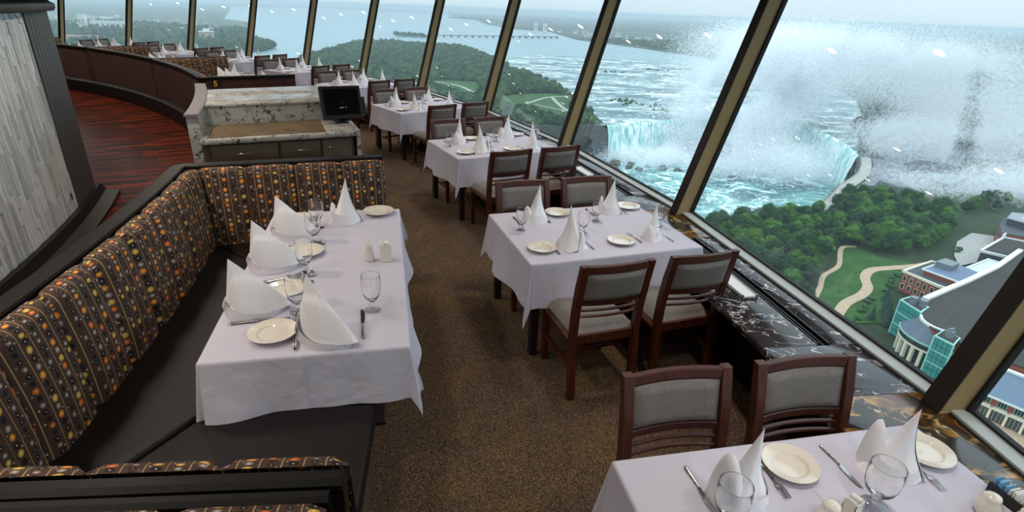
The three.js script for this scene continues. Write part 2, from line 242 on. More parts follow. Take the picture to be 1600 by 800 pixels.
// the core with its stone strips and dark planks
{
  const g = structGroup('wall_core', 'grey stone-strip clad core wall with dark plank edge', 'wall', pos(15.9, 22));
  const o = g.position;
  part('core_shell', centre(arcSweep(rect(13.9, 15.93, 0, CEIL), A0, 26.9, 40), o), M.mortar, g);
  const rnd = rngOf(31), w = 0.062; let made = 0;
  const cell = new Map();
  for (let c = 0; c < 46; c++) {
    let y = 0.14 - rnd() * 0.2; const a = 23.9 - (c + 0.5) * w / 15.96 / R;
    while (y < 2.1 && made < 298) {
      const l = 0.24 + rnd() * 0.34, y0 = Math.max(0.14, y), y1 = Math.min(2.1, y + l); y += l; if (y1 - y0 < 0.02) continue;
      const d = 0.034 + rnd() * 0.009, m = part('stone_strip', bx(d, y1 - y0 - 0.003, w - 0.002, d / 2, 0, 0, 0.004, 1), M.stones[Math.floor(rnd() * 4)], g); made++;
      const q = pos(15.93, a, y0); m.position.set(q.x - o.x, y0, q.z - o.z); m.rotation.y = a * R;
    }
  }
  for (let c = 0; c < 8; c++) { const a = 24.05 + c * 0.37, q = pos(15.93, a), m = part('plank', bx(0.055, 1.96, 0.098, 0.03, 0, 0, 0.012, 2), M.darkPlank, g); m.position.set(q.x - o.x, 0.14, q.z - o.z); m.rotation.y = a * R; }
  part('head_band', centre(arcSweep([[15.9, 2.1], [16.03, 2.1], [16.05, 2.13], [16.05, 2.17], [16.0, 2.2], [16.1, 2.24], [16.1, 2.42], [16.0, 2.48], [15.9, 2.48]], A0, 27.2, 40), o), M.darkPlank, g);
  part('upper_wall', centre(arcSweep(rect(15.9, 16.0, 2.48, CEIL), A0, 27, 40), o), M.plaster, g);
  part('skirting', centre(arcSweep([[15.9, 0], [16.2, 0], [16.2, 0.035], [16.06, 0.06], [16.02, 0.14], [15.9, 0.14]], A0, 27.3, 40), o), M.darkRail, g);
}
const font = await new FontLoader().loadAsync('fonts/droid/droid_sans_bold.typeface.json');
{
  const tg = new TextGeometry('B', { font, size: 0.07, depth: 0.004, curveSegments: 4 }); tg.translate(-0.03, 0, 0);
  const q = pos(15.99, 23.2, 0.28); solo('letter_sign', metreUV(tg), M.black, 'small black letter B on the stone core near its foot', 'letter', null, q, 23.2 * R + Math.PI / 2);
}
// windows: one bay for each pair of posts; a post stands at angle post(k)
const post = (k) => 59.149 - 7.3657 * k, LEAN = 16.2 * R, SILL = 0.62;
const edgePt = (r, a, y) => pos(r + (y - SILL) * Math.tan(LEAN), a, y);
for (let k = -4; k <= 16; k++) {
  const aL = post(k), aR = post(k + 1), o = pos(21.6, aR, SILL), num = 17 - k, g = structGroup('window_' + num, 'outward-leaning pane of glass between tan window posts', 'window', o, 0);
  const q = (r, a, y) => edgePt(r, a, y).sub(o).toArray(), topY = CEIL;
  // glass
  const c = [q(21.75, aL, SILL + 0.015), q(21.75, aR + 0.27, SILL + 0.015), q(21.75, aR + 0.27, topY), q(21.75, aL, topY)];
  const gg = new THREE.BufferGeometry(); gg.setAttribute('position', new THREE.Float32BufferAttribute([...c[0], ...c[1], ...c[2], ...c[0], ...c[2], ...c[3]], 3)); gg.computeVertexNormals(); gg.setAttribute('uv', new THREE.Float32BufferAttribute(new Array(12).fill(0), 2));
  part('pane', gg, M.pane, g);
  // post: a leaning box at the near end of the bay, tan on its sides and dark on the face to the room
  const L = (topY - SILL) / Math.cos(LEAN) + 0.08, pm = new THREE.Group();
  const boxGeo = (x0, x1, z0, z1) => { const b = bx(x1 - x0, L, z1 - z0, (x0 + x1) / 2, 0, (z0 + z1) / 2, 0.004, 1); b.rotateZ(-LEAN); b.rotateY(aR * R); return b; };
  part('post', boxGeo(0.005, 0.165, -0.10, 0), M.mullionTan, g);
  part('post_cover', boxGeo(-0.006, 0.006, -0.1015, 0.0015), M.mullionDark, g);
  part('gasket', [boxGeo(0.125, 0.165, 0, 0.018), boxGeo(0.125, 0.165, -0.118, -0.10)], M.gasket, g);
  const foot = bx(0.165, 0.016, 0.108, 0.085, -0.004, -0.05, 0.004, 1); foot.rotateY(aR * R); part('post_foot', foot, M.mullionTan, g);
  // lower frame bar along the chord
  const bar = (r0, r1, y0, y1, m, nm) => { const P = [pos(r0, aL, y0), pos(r1, aL, y0), pos(r1, aR, y0), pos(r0, aR, y0)].map((v) => [v.x - o.x, v.z - o.z]); part(nm, polyPlate(P, y0 - o.y, y1 - o.y), m, g); };
  bar(21.665, 21.76, SILL - 0.03, SILL + 0.016, M.frameGrey, 'lower_frame'); bar(21.65, 21.665, SILL - 0.03, SILL + 0.004, M.gasket, 'shadow_gap'); bar(21.745, 21.775, SILL + 0.016, SILL + 0.03, M.gasket, 'lower_gasket');
}
// marble ledge: golden slabs at the posts, dark slabs with an air slot between
{
  let n = 1;
  const slab = (r0, r1, a0, a1) => { const P = []; for (let i = 0; i <= 6; i++) { const v = pos(r0, lerp(a0, a1, i / 6)); P.push([v.x, v.z]); } for (let i = 6; i >= 0; i--) { const a = lerp(a0, a1, i / 6); const v = pos(r1, a); P.push([v.x, v.z]); } return P; };
  const plate = (r0, r1, a0, a1, o) => polyPlate(slab(r0, r1, a0, a1).map(([x, z]) => [x - o.x, z - o.z]), -0.05, 0, 0.004);
  for (let k = -4; k <= 17; k++) {
    const a = post(k), o = pos(21.3, a, SILL), g = structGroup('trim_' + n++, 'golden brown marble ledge slab under a window post', 'ledge', o);
    part('marble_slab', plate(21.07, 21.66, a - 1.45, a + 0.42, o), M.marbleGold, g);
    if (k > -4) {
      const b = post(k - 1), aM = a + 0.425, a0 = a + 1.6, a1 = b - 1.455, o2 = pos(21.3, (a0 + a1) / 2, SILL), h = structGroup('trim_' + n++, 'dark veined marble ledge with a black air slot', 'ledge', o2);
      part('marble_slab', plate(21.07, 21.66, aM, a0 - 0.005, o2), M.marbleDark, h); part('marble_slab', plate(21.07, 21.40, a0, a1, o2), M.marbleDark, h); part('marble_slab', plate(21.475, 21.66, a0, a1, o2), M.marbleDark, h);
      const slotBar = (r0, r1, y0, y1) => { const P = slab(r0, r1, a0 + 0.02, a1 - 0.02).map(([x, z]) => [x - o2.x, z - o2.z]); return polyPlate(P, y0, y1); };
      part('air_slot', [slotBar(21.40, 21.475, -0.05, -0.03), slotBar(21.40, 21.408, -0.05, 0.004), slotBar(21.467, 21.475, -0.05, 0.004), slotBar(21.434, 21.441, -0.05, -0.004)], M.black, h);
    }
  }
}
// ceiling downlights
{
  const ring = lathe([[0.055, 0], [0.085, 0], [0.088, -0.006], [0.083, -0.012], [0.06, -0.007], [0.055, -0.002]], 20), lens = new THREE.CircleGeometry(0.055, 20).rotateX(Math.PI / 2); lens.translate(0, -0.004, 0);
  const glow = std({ color: 0xffffff, emissive: new THREE.Color(1, 0.86, 0.68), emissiveIntensity: 40 });
  const rows = [[18.35, 'above the booths', 5.2, 1.0, 2.6, LAMP.color], [20.7, 'above the window tables', 4.2, -1.0, 6.0, LAMP.color], [16.95, 'above the plank aisle', 6.0, 1.5, 11.0, LAMP.warm]]; let i = 0;
  for (const [r, where, step, off, power, tone] of rows) for (let a = -30 + off; a < 82; a += step) {
    const t = thing('ceiling_downlight', 'recessed round ceiling downlight ' + where, 'lamp', pos(r, a, CEIL), 0, 'ceiling downlights ' + where);
    part('trim_ring', ring, M.white, t); part('lamp_lens', lens, glow, t);
    const s = new THREE.SpotLight(tone, power, 0, r < 17 ? 1.25 : 1.05, 0.75, 2); s.position.set(0, -0.02, 0); s.target.position.set(0, -2, 0); s.castShadow = true; s.shadow.radius = 5; t.add(s, s.target); i++;
  }
}

// ------------------------------------------------------------------ booths
const VIEW = 'patterned';
function boothPath(aN, aF, skew, rBack, rEnd, round) {                 // plan line of the back boards, open towards the window
  const pts = []; let p = pos(rEnd, aN); pts.push([p.x, p.z]);
  p = pos(rBack, aN); pts.push([p.x, p.z]); const rad = [0, round];
  for (let a = aN + 1.7; a < aF - 1.5; a += 0.8) { p = pos(rBack, a); pts.push([p.x, p.z]); rad.push(0); }
  p = pos(rBack, aF); pts.push([p.x, p.z]); rad.push(round); p = pos(rEnd, aF + skew); pts.push([p.x, p.z]); rad.push(0);
  return pathOf(fillet(pts, rad));
}
// seat side of the path: n points to the left of the walking direction; sign chosen so that + is into the seat
function channelCushions(path, t, o, sgn, y0, y1, thickAt, want = 0.36) {
  const total = path[path.length - 1].s, n = Math.round(total / want), w = total / n;
  for (let i = 0; i < n; i++) {
    const P = cut(path, i * w + 0.0015, (i + 1) * w - 0.0015, 0.045), nu = P.length - 1, nv = 16;
    const prof = (v, u, s) => { const thick = typeof thickAt === 'number' ? thickAt : thickAt(s);                                             // v: 0 bottom front .. 1 round the top to the back
      const bul = 1 - Math.pow(Math.abs(2 * u - 1), 5), edge = Math.pow(Math.abs(2 * u - 1), 16);
      if (v < 0.72) { const k = v / 0.72; return [thick * (1.06 - 0.32 * k + 0.10 * Math.sin(k * Math.PI)) + 0.016 * bul - 0.022 * edge, lerp(y0, y1 - 0.06, k)]; }
      const th = (v - 0.72) / 0.28 * Math.PI * 0.6; return [thick * (0.36 + 0.38 * Math.cos(th)) + (0.016 * bul - 0.022 * edge) * Math.cos(th), y1 - 0.06 + 0.06 * Math.sin(th) - 0.014 * edge];
    };
    const g = gridGeo(nu, nv, (u, v, a) => { const q = P[a], [f, y] = prof(v, u, q.s); return [q.x + sgn * q.nx * f - o.x, y - o.y, q.z + sgn * q.nz * f - o.z]; }, (u, v) => [P[0].s + u * w, v * 0.75]);
    part('back_cushion', g, M.fabricD || M.fabric, t);
  }
}
M.fabric.side = THREE.DoubleSide;
function booth(aN, aF, skew, label, opts = {}) {
  const o = pos(18.0, (aN + aF) / 2), t = thing('banquette_booth', label, 'booth', o), rE = opts.end || 18.97, path = boothPath(aN, aF, skew, 17.5, rE, 0.22), railAll = boothPath(aN, aF, skew, 17.5, rE, 0.05), sN = opts.slim ? rE - 17.5 - 0.02 : 0, whole = railAll[railAll.length - 1].s, rail = sN ? railAll.filter((q) => q.s > sN + 0.06) : railAll, railN = sN ? cut(railAll, 0, sN + 0.03, 0.1) : null;
  const probe = path[Math.floor(path.length / 2)], inward = (probe.nx * Math.cos((aN + aF) / 2 * R) - probe.nz * Math.sin((aN + aF) / 2 * R)) > 0 ? 1 : -1;
  const shift = (pf) => pf.map(([f, y]) => [f * inward, y]);
  part('back_board', centre(sweep(rail, shift(rect(-0.075, -0.005, 0, 1.03))), o), opts.board || M.darkRail, t);
  part('top_rail', centre(sweep(rail, shift(rrect(-0.09, 0.02, 1.03, 1.082, 0.008))), o), M.darkRail, t);
  if (railN) { part('back_board', centre(sweep(railN, shift(rect(-0.05, -0.005, 0, 1.03))), o), M.darkRail, t); part('top_rail', centre(sweep(railN, shift(rrect(-0.056, 0.004, 1.03, 1.08, 0.014))), o), M.blackTrim, t); }
  part('piping', centre(sweep(rail, shift([0, 1, 2, 3, 4, 5, 6, 7].map((k) => [0.034 + 0.017 * Math.cos(k * Math.PI / 4), 1.04 + 0.017 * Math.sin(k * Math.PI / 4)])), true, 1.2), o), M.blackTrim, t);
  channelCushions(path, t, o, inward, 0.44, 1.07, (s) => (opts.slim ? lerp(0.10, 0.14, smooth(1.2, 1.9, s)) : 0.14));
  // seat: three mitred cushions on a plinth
  const sd = 0.52, rB = 17.56, rI = 17.56 + 0.60, aNi = aN + 0.17, aFi = aF - 0.17, dA = (r) => sd / r / R + 0.35, dN = (r) => dA(r) + (opts.deep || 0);
  const local = (P) => P.map(([r, a]) => { const q = pos(r, a); return [q.x - o.x, q.z - o.z]; });
  const seat = (P) => part('seat_cushion', polyPlate(local(P), 0.33, 0.455, 0.028), M.vinyl, t);
  const mid = []; for (let i = 0; i <= 10; i++) mid.push(lerp(aNi, aFi, i / 10)); const inn = []; for (let i = 10; i >= 0; i--) inn.push(lerp(aNi + dN(rI), aFi - dA(rI), i / 10));
  seat([...mid.map((a) => [rB, a]), ...inn.map((a) => [rI, a])]);
  seat([[rB + 0.015, aNi], [18.96, aNi], [18.96, aNi + dN(18.96)], [rI + 0.015, aNi + dN(rI)]]);
  seat([[rB + 0.015, aFi], [rI + 0.015, aFi - dA(rI)], [18.96, aFi - dA(18.96)], [18.96, aFi + skew * 0.9]]);
  const plinth = (P) => part('seat_base', polyPlate(local(P), 0, 0.33), M.carpet, t);
  plinth([...mid.map((a) => [rB, a]), ...inn.map((a) => [rI - 0.05, a])]); plinth([[rI - 0.05, aNi], [18.93, aNi], [18.93, aNi + dN(18.93) - 0.15], [rI - 0.05, aNi + dN(rI) - 0.15]]); plinth([[rI - 0.05, aFi], [rI - 0.05, aFi - dA(rI) + 0.15], [18.93, aFi - dA(18.93) + 0.15], [18.93, aFi]]);
  return t;
}
booth(5.82, 16.42, 0.3, 'near U-shaped booth with dotted fabric back and black vinyl seat', { deep: 1.15, slim: true, end: 19.03 });
booth(36.2, 47.6, 0.6, 'dotted fabric booth behind the woven partition marked 5', { board: M.wovenBrown });
booth(48.3, 59.4, 0.6, 'dotted fabric booth second beyond the woven partition', { board: M.wovenBrown });
booth(60.1, 71.5, 0.6, 'farthest dotted fabric booth at the end of the curved partition', { board: M.wovenBrown });
{ // the booth this side of the near one: only its back, turned to the viewer
  const a = 5.57, o = pos(18.1, a), t = thing('bench_back', 'dotted fabric bench back at the bottom left edge, facing the viewer', 'booth', o);
  const p0 = pos(19.0, a), p1 = pos(17.4, a), pts = []; for (let i = 0; i <= 8; i++) pts.push([lerp(p0.x, p1.x, i / 8), lerp(p0.z, p1.z, i / 8)]);
  const path = pathOf(pts), toward = path[0].nz > 0 ? 1 : -1;
  channelCushions(path, t, o, toward, 0.44, 1.06, 0.10);
  part('back_board', centre(sweep(path, [[-0.015 * toward, 0], [0.005 * toward, 0], [0.005 * toward, 1.02], [-0.015 * toward, 1.02]]), o), M.darkRail, t);
  part('top_rail', centre(sweep(path, rrect(-0.022, 0.022, 1.02, 1.07, 0.012)), o), M.blackTrim, t);
  part('seat_cushion', polyPlate([[18.95, a - 0.2], [17.5, a - 0.2], [17.5, a - 1.6], [18.95, a - 1.6]].map(([r, b]) => { const q = pos(r, b); return [q.x - o.x, q.z - o.z]; }), 0.33, 0.455, 0.028), M.vinyl, t);
  part('seat_base', polyPlate([[18.92, a - 0.1], [17.5, a - 0.1], [17.5, a - 1.5], [18.92, a - 1.5]].map(([r, b]) => { const q = pos(r, b); return [q.x - o.x, q.z - o.z]; }), 0, 0.33), M.carpet, t);
}
{ // plinth moulding along the woven partition, and the panel that carries the number
  const o = pos(17.4, 50, 0), t = thing('partition_plinth', 'black plinth along the foot of the curved woven partition', 'plinth', o);
  part('plinth_board', centre(arcSweep([[17.28, 0], [17.41, 0], [17.41, 0.3], [17.34, 0.3], [17.3, 0.27], [17.28, 0.2]], 35.9, 74, 40), o), M.blackTrim, t);
  const q = pos(17.62, 35.72, 1.0), turn = 36 * R; // faces the viewer
  const s = thing('number_plate', 'small black plate with a golden number 5 on the woven partition', 'sign', pos(17.66, 35.66, 0.93), turn);
  part('plate', bx(0.16, 0.11, 0.008, 0, 0, 0, 0.002, 1), M.black, s); const tg = new TextGeometry('5', { font, size: 0.085, depth: 0.004, curveSegments: 5 }); tg.translate(-0.045, 0.013, 0.004); part('number', metreUV(tg), M.goldPaint, s);
}

// ------------------------------------------------------------------ service counter
{
  const o = pos(18.15, 24, 0), t = thing('service_counter', 'veined stone service counter with brown drawers behind the near booth', 'counter', o);
  const L = (P) => P.map(([r, a]) => { const q = pos(r, a); return [q.x - o.x, q.z - o.z]; }), sk = (r) => (r - 17.35) * 0.33;
  const blk = (r0, r1, a0, a1, y0, y1, bev = 0) => polyPlate(L([[r0, a0 + sk(r0)], [r1, a0 + sk(r1)], [r1, a1 + sk(r1)], [r0, a1 + sk(r0)]]), y0, y1, bev);
  part('cabinet_body', blk(17.36, 18.9, 21.6, 28.6, 0, 0.9), M.cabinet, t);
  part('worktop', blk(17.36, 18.93, 21.45, 24.2, 0.9, 0.95, 0.004), M.marbleWhite, t);
  part('worktop_insert', blk(17.42, 18.6, 21.75, 24.05, 0.945, 0.956), std({ map: M.marbleWhite.map, color: 0xa0845c, roughness: 0.3 }), t, 'brown stone tray surface');
  part('back_splash', blk(17.36, 18.93, 24.15, 24.3, 0.95, 1.15), M.marbleWhite, t);
  part('back_ledge', blk(17.36, 18.93, 24.1, 26.2, 1.15, 1.18, 0.004), M.marbleWhite, t); part('back_ledge', blk(17.36, 18.93, 26.23, 28.4, 1.15, 1.18, 0.004), M.marbleWhite, t);
  part('back_block', blk(17.4, 18.9, 24.3, 28.3, 0.9, 1.15), M.cabinet, t);
  part('end_panel', blk(18.93, 18.97, 21.4, 28.4, 0, 0.97), M.marbleWhite, t);
  // curved left wing wall
  part('wing_wall', centre(arcSweep(rrect(17.25, 17.36, 0, 1.175, 0.006), 21.9, 30, 14), o), M.marbleWhite, t); part('wing_cap', centre(arcSweep(rrect(17.235, 17.37, 1.175, 1.2, 0.008), 21.8, 30.1, 14), o), M.wingCap, t);
  const front = (r0, r1, y0, y1, nm, parent, mat) => { const m = part(nm, blk(r0, r1, 21.54, 21.6, y0, y1, 0.003), mat, parent); return m; };
  const knobAt = (r, y, nm) => { const q = pos(r, 21.5 + sk(r), y); return [q.x - o.x, y, q.z - o.z]; };
  for (const [r0, r1] of [[17.44, 18.08], [18.11, 18.52]]) for (const [y0, y1] of [[0.62, 0.88], [0.33, 0.6], [0.06, 0.31]]) {
    const d = front(r0, r1, y0, y1, 'drawer', t, M.cabinet); const c = knobAt((r0 + r1) / 2, (y0 + y1) / 2 + 0.04), h = new THREE.Vector3(Math.cos(21.5 * R), 0, -Math.sin(21.5 * R)), f = new THREE.Vector3(Math.sin(21.5 * R), 0, Math.cos(21.5 * R));
    const P = [[-0.07, 0], [-0.07, 0.03], [0.07, 0.03], [0.07, 0]].map(([a, b]) => new THREE.Vector3(...c).addScaledVector(h, a).addScaledVector(f, b)); part('handle', tube([P[0], P[1], P[2], P[3]], 0.006, 20, 6), M.steel, d);
  }
  const dr = front(18.55, 18.87, 0.06, 0.88, 'door', t, M.cabinet); const kb = new THREE.SphereGeometry(0.016, 12, 8); kb.translate(...knobAt(18.62, 0.79)); part('knob', kb, M.steel, dr);
  // the touch screen on the right of the counter
  const s = thing('order_terminal', 'black touch screen terminal on the right end of the counter', 'screen', pos(18.86, 23.6, 0.95), 29 * R);
  part('foot', bx(0.2, 0.02, 0.2, 0, 0, -0.08, 0.006), M.black, s); part('stand', between([0, 0.01, -0.1], [0, 0.16, -0.05], 0.08, 0.04), M.black, s);
  const tilt = (g) => { g.rotateX(-0.42); g.translate(0, 0.06, 0.03); return g; };
  part('housing', tilt(bx(0.49, 0.40, 0.06, 0, 0, -0.035, 0.014)), M.black, s); part('display', tilt(bx(0.41, 0.31, 0.004, 0, 0.05, -0.004)), M.screen, s);
  part('screen_text', [tilt(bx(0.055, 0.008, 0.001, -0.01, 0.13, -0.0015)), tilt(bx(0.01, 0.01, 0.001, 0.04, 0.13, -0.0015)), tilt(bx(0.006, 0.006, 0.001, 0.012, 0.2, -0.0015))], M.frameGrey, s); part('card_reader', tilt(bx(0.035, 0.2, 0.05, 0.262, 0.06, -0.03, 0.006)), M.black, s);
  const side = thing('side_stand', 'narrow brown stand with a white top beyond the counter', 'stand', pos(18.65, 30.6, 0), 31 * R);
  part('stand_body', bx(0.5, 1.05, 0.4, 0, 0, 0), M.cabinet, side); part('white_top', bx(0.56, 0.02, 0.48, 0, 1.05, 0, 0.004, 1), M.white, side);
  const mf = thing('menu_folder', 'brown menu folder leaning up behind the touch screen', 'menu', pos(18.98, 30.3, 1.07), 40 * R); part('cover', bx(0.2, 0.005, 0.15, 0, 0, 0).rotateX(0.3).translate(0, 0.025, 0), M.mahogany, mf); part('pages', bx(0.19, 0.006, 0.14, 0, 0.006, 0).rotateX(0.3).translate(0, 0.025, 0), M.paper, mf);
}

// ------------------------------------------------------------------ window tables, chairs, settings
function chairProto() {
  const t = new THREE.Group(), W = 0.218, wood = M.mahogany;
  const bend = (x, d) => d * (1 - (x / W) ** 2);                          // rails bow backwards in the middle
  for (const s of [-1, 1]) {
    const prof = [[0.262, 0], [0.235, 0.30], [0.222, 0.45], [0.232, 0.62], [0.262, 0.80], [0.298, 0.957]], g = gridGeo(4, 5, (u, v, i, j) => { const [z, y] = prof[j], dz = j === 5 ? 0.018 : 0.024, dx = 0.0215, c = [[-dx, -dz], [dx, -dz], [dx, dz], [-dx, dz], [-dx, -dz]][i]; return [s * W + c[0], y, z + c[1]]; });
    const cap = (y, z, dz) => { const b = new THREE.PlaneGeometry(0.043, dz * 2); b.rotateX(-Math.PI / 2); b.translate(s * W, y, z); return b; };
    part('back_leg', metreUV(toCreasedNormals(mergeGeometries([plain(g.toNonIndexed()), plain(cap(0.957, 0.298, 0.018))]), 0.5)), wood, t);
    part('front_leg', between([s * (W - 0.005), 0, -0.215], [s * (W - 0.005), 0.42, -0.21], 0.042, 0.042, 0, 0.004), wood, t);
    part('side_rail', between([s * (W - 0.002), 0.415, -0.2], [s * (W - 0.002), 0.415, 0.215], 0.028, 0.065, Math.PI / 2, 0.003), wood, t);
    part('stretcher', between([s * (W - 0.004), 0.2, -0.205], [s * (W - 0.004), 0.2, 0.235], 0.02, 0.03, Math.PI / 2, 0.003), wood, t);
  }
  part('front_rail', bx(0.4, 0.065, 0.026, 0, 0.383, -0.212, 0.003), wood, t); part('back_rail', bx(0.4, 0.065, 0.026, 0, 0.383, 0.222, 0.003), wood, t); part('cross_stretcher', bx(0.41, 0.028, 0.02, 0, 0.186, 0.02, 0.003), wood, t);
  const rail = (y0, y1, z0, d, dep) => { const P = []; for (let i = 0; i <= 12; i++) { const x = lerp(-W + 0.02, W - 0.02, i / 12); P.push([x, z0 + bend(x, d)]); } return metreUV(sweep(pathOf(P), rrect(-dep / 2, dep / 2, y0, y1, 0.004), true, 0.7)); };
  part('crest_rail', rail(0.905, 0.955, 0.288, 0.028, 0.03), wood, t); part('lower_back_rail', rail(0.672, 0.712, 0.242, 0.03, 0.024), wood, t);
  part('slat', rail(0.628, 0.645, 0.236, 0.03, 0.018), wood, t); part('slat', rail(0.583, 0.6, 0.231, 0.03, 0.018), wood, t);
  const pad = (side) => gridGeo(16, 10, (u, v) => { const x = lerp(-W + 0.024, W - 0.024, u), y = lerp(0.714, 0.903, v), e = Math.min(u, 1 - u, v, 1 - v), puff = 0.011 + 0.021 * (1 - Math.pow(1 - clamp(e / 0.16, 0, 1), 2.4)); return [x, y, 0.25 + (y - 0.71) * 0.185 + bend(x, 0.029) + side * puff]; }, (u, v) => [u * 0.4, v * 0.2]);
  const back = pad(1), fr = pad(-1); fr.setIndex([...fr.index.array].map((_, i, a) => a[i - (i % 3) + 2 - (i % 3)])); fr.computeVertexNormals();
  part('back_pad', [back, fr], M.greyPad, t);
  const seat = gridGeo(18, 18, (u, v) => { const e = Math.min(u, 1 - u, v, 1 - v), k = 1 - Math.pow(1 - clamp(e / 0.18, 0, 1), 2.2), w = lerp(0.232, 0.212, v); return [lerp(-w, w, u), 0.448 + 0.055 * k, lerp(-0.245, 0.215, v)]; }, (u, v) => [u * 0.45, v * 0.45]); seat.setIndex([...seat.index.array].map((_, i, a) => a[i - (i % 3) + 2 - (i % 3)])); seat.computeVertexNormals();
  part('seat', [seat, bx(0.44, 0.04, 0.45, 0, 0.41, -0.016)], M.seatPad, t);
  return t;
}
// a cloth over a table: top from x0..x1, z0..z1 and a drop on each side (0 = none)
function clothGeo(x0, x1, z0, z1, dx0, dx1, dz0, dz1, seed, creases = []) {
  const r = rngOf(seed), ph = [r() * 6, r() * 6, r() * 6, r() * 6], line = (a, b, d0, d1, cr) => {
    const v = []; for (let i = 0; i < 12 && d0; i++) v.push(a - d0 * (1 - i / 12)); const n = Math.round((b - a) / 0.05); for (let i = 0; i <= n; i++) v.push(lerp(a, b, i / n)); for (let i = 1; i <= 12 && d1; i++) v.push(b + d1 * i / 12);
    for (const e of [[a, -1, d0], [b, 1, d1]]) if (e[2]) for (const q of [-0.012, 0.004, 0.01, 0.018]) v.push(e[0] + e[1] * q); for (const c of cr) for (const q of [-0.012, -0.004, 0, 0.004, 0.012]) v.push(c + q); v.sort((p, q) => p - q); return v.filter((x, i) => !i || x - v[i - 1] > 0.0015);
  };
  const U = line(x0, x1, dx0, dx1, creases.filter((c) => c[0] === 'x').map((c) => c[1])), V = line(z0, z1, dz0, dz1, creases.filter((c) => c[0] === 'z').map((c) => c[1])), rho = 0.011;
  const f = (u, v) => {
    const du = u < x0 ? u - x0 : u > x1 ? u - x1 : 0, dv = v < z0 ? v - z0 : v > z1 ? v - z1 : 0, cu = clamp(u, x0, x1), cv = clamp(v, z0, z1);
    let h = 0.0015 * Math.sin(u * 9 + ph[0]) * Math.sin(v * 8 + ph[1]);
    for (const [ax, c, a] of creases) { const d = Math.abs((ax === 'x' ? u : v) - c); h += a * Math.max(0, 1 - d / 0.012); }
    if (!du && !dv) return [u, h, v];
    const l = Math.hypot(du, dv), sx = Math.sign(du), sz = Math.sign(dv), cosf = Math.abs(du) / l, sinf = Math.abs(dv) / l, s2 = 2 * cosf * sinf;
    const along = sx && !sz ? v : u, wave = (0.014 + 0.026 * Math.sin(along * 5.3 + ph[2]) + 0.02 * Math.sin(along * 12 + ph[3])) * Math.pow(clamp(l / 0.3, 0, 1.4), 1.25);
    const fl = l * 0.18 * Math.pow(s2, 2.2);                               // corner flap stands out along the diagonal
    const roundOff = l < rho * 1.57 ? rho * Math.sin(l / rho) : rho, fall = l < rho * 1.57 ? rho * (1 - Math.cos(l / rho)) : l - rho * 0.57;
    let ridge = 0; for (const [ax, c, a] of creases) if (ax === 'x' ? sz && !sx : sx && !sz) ridge += a * 2 * Math.max(0, 1 - Math.abs((ax === 'x' ? u : v) - c) / 0.02);
    const out = roundOff + ridge + Math.abs(wave) * (1 - s2) + 0.02 * clamp(l / 0.3, 0, 1) * (1 - s2), out2 = fl;
    const y = h * 0.3 - Math.sqrt(Math.max(0, fall * fall - (out2) ** 2));
    return [cu + sx * (cosf > 0 ? (du ? out * (sz ? cosf : 1) : 0) + out2 * cosf : 0), y, cv + sz * (sinf > 0 ? (dv ? out * (sx ? sinf : 1) : 0) + out2 * sinf : 0)];
  };
  const g = gridGeo(U.length - 1, V.length - 1, (a, b, i, j) => f(U[i], V[j])); const uv = []; for (const v of V) for (const u of U) uv.push(u, v); g.setAttribute('uv', new THREE.Float32BufferAttribute(uv, 2)); return g;
}
function tableParts(t, w, d, h) { part('tabletop', bx(w - 0.01, 0.03, d - 0.01, 0, h - 0.034, 0, 0.004, 1), M.darkLeg, t); for (const sx of [-1, 1]) for (const sz of [-1, 1]) part('leg', bx(0.055, h - 0.034, 0.055, sx * (w / 2 - 0.06), 0, sz * (d / 2 - 0.06), 0.004, 1), M.darkLeg, t); part('apron', [bx(w - 0.08, 0.06, 0.02, 0, h - 0.094, d / 2 - 0.06), bx(w - 0.08, 0.06, 0.02, 0, h - 0.094, -d / 2 + 0.06)], M.darkLeg, t); return t; }
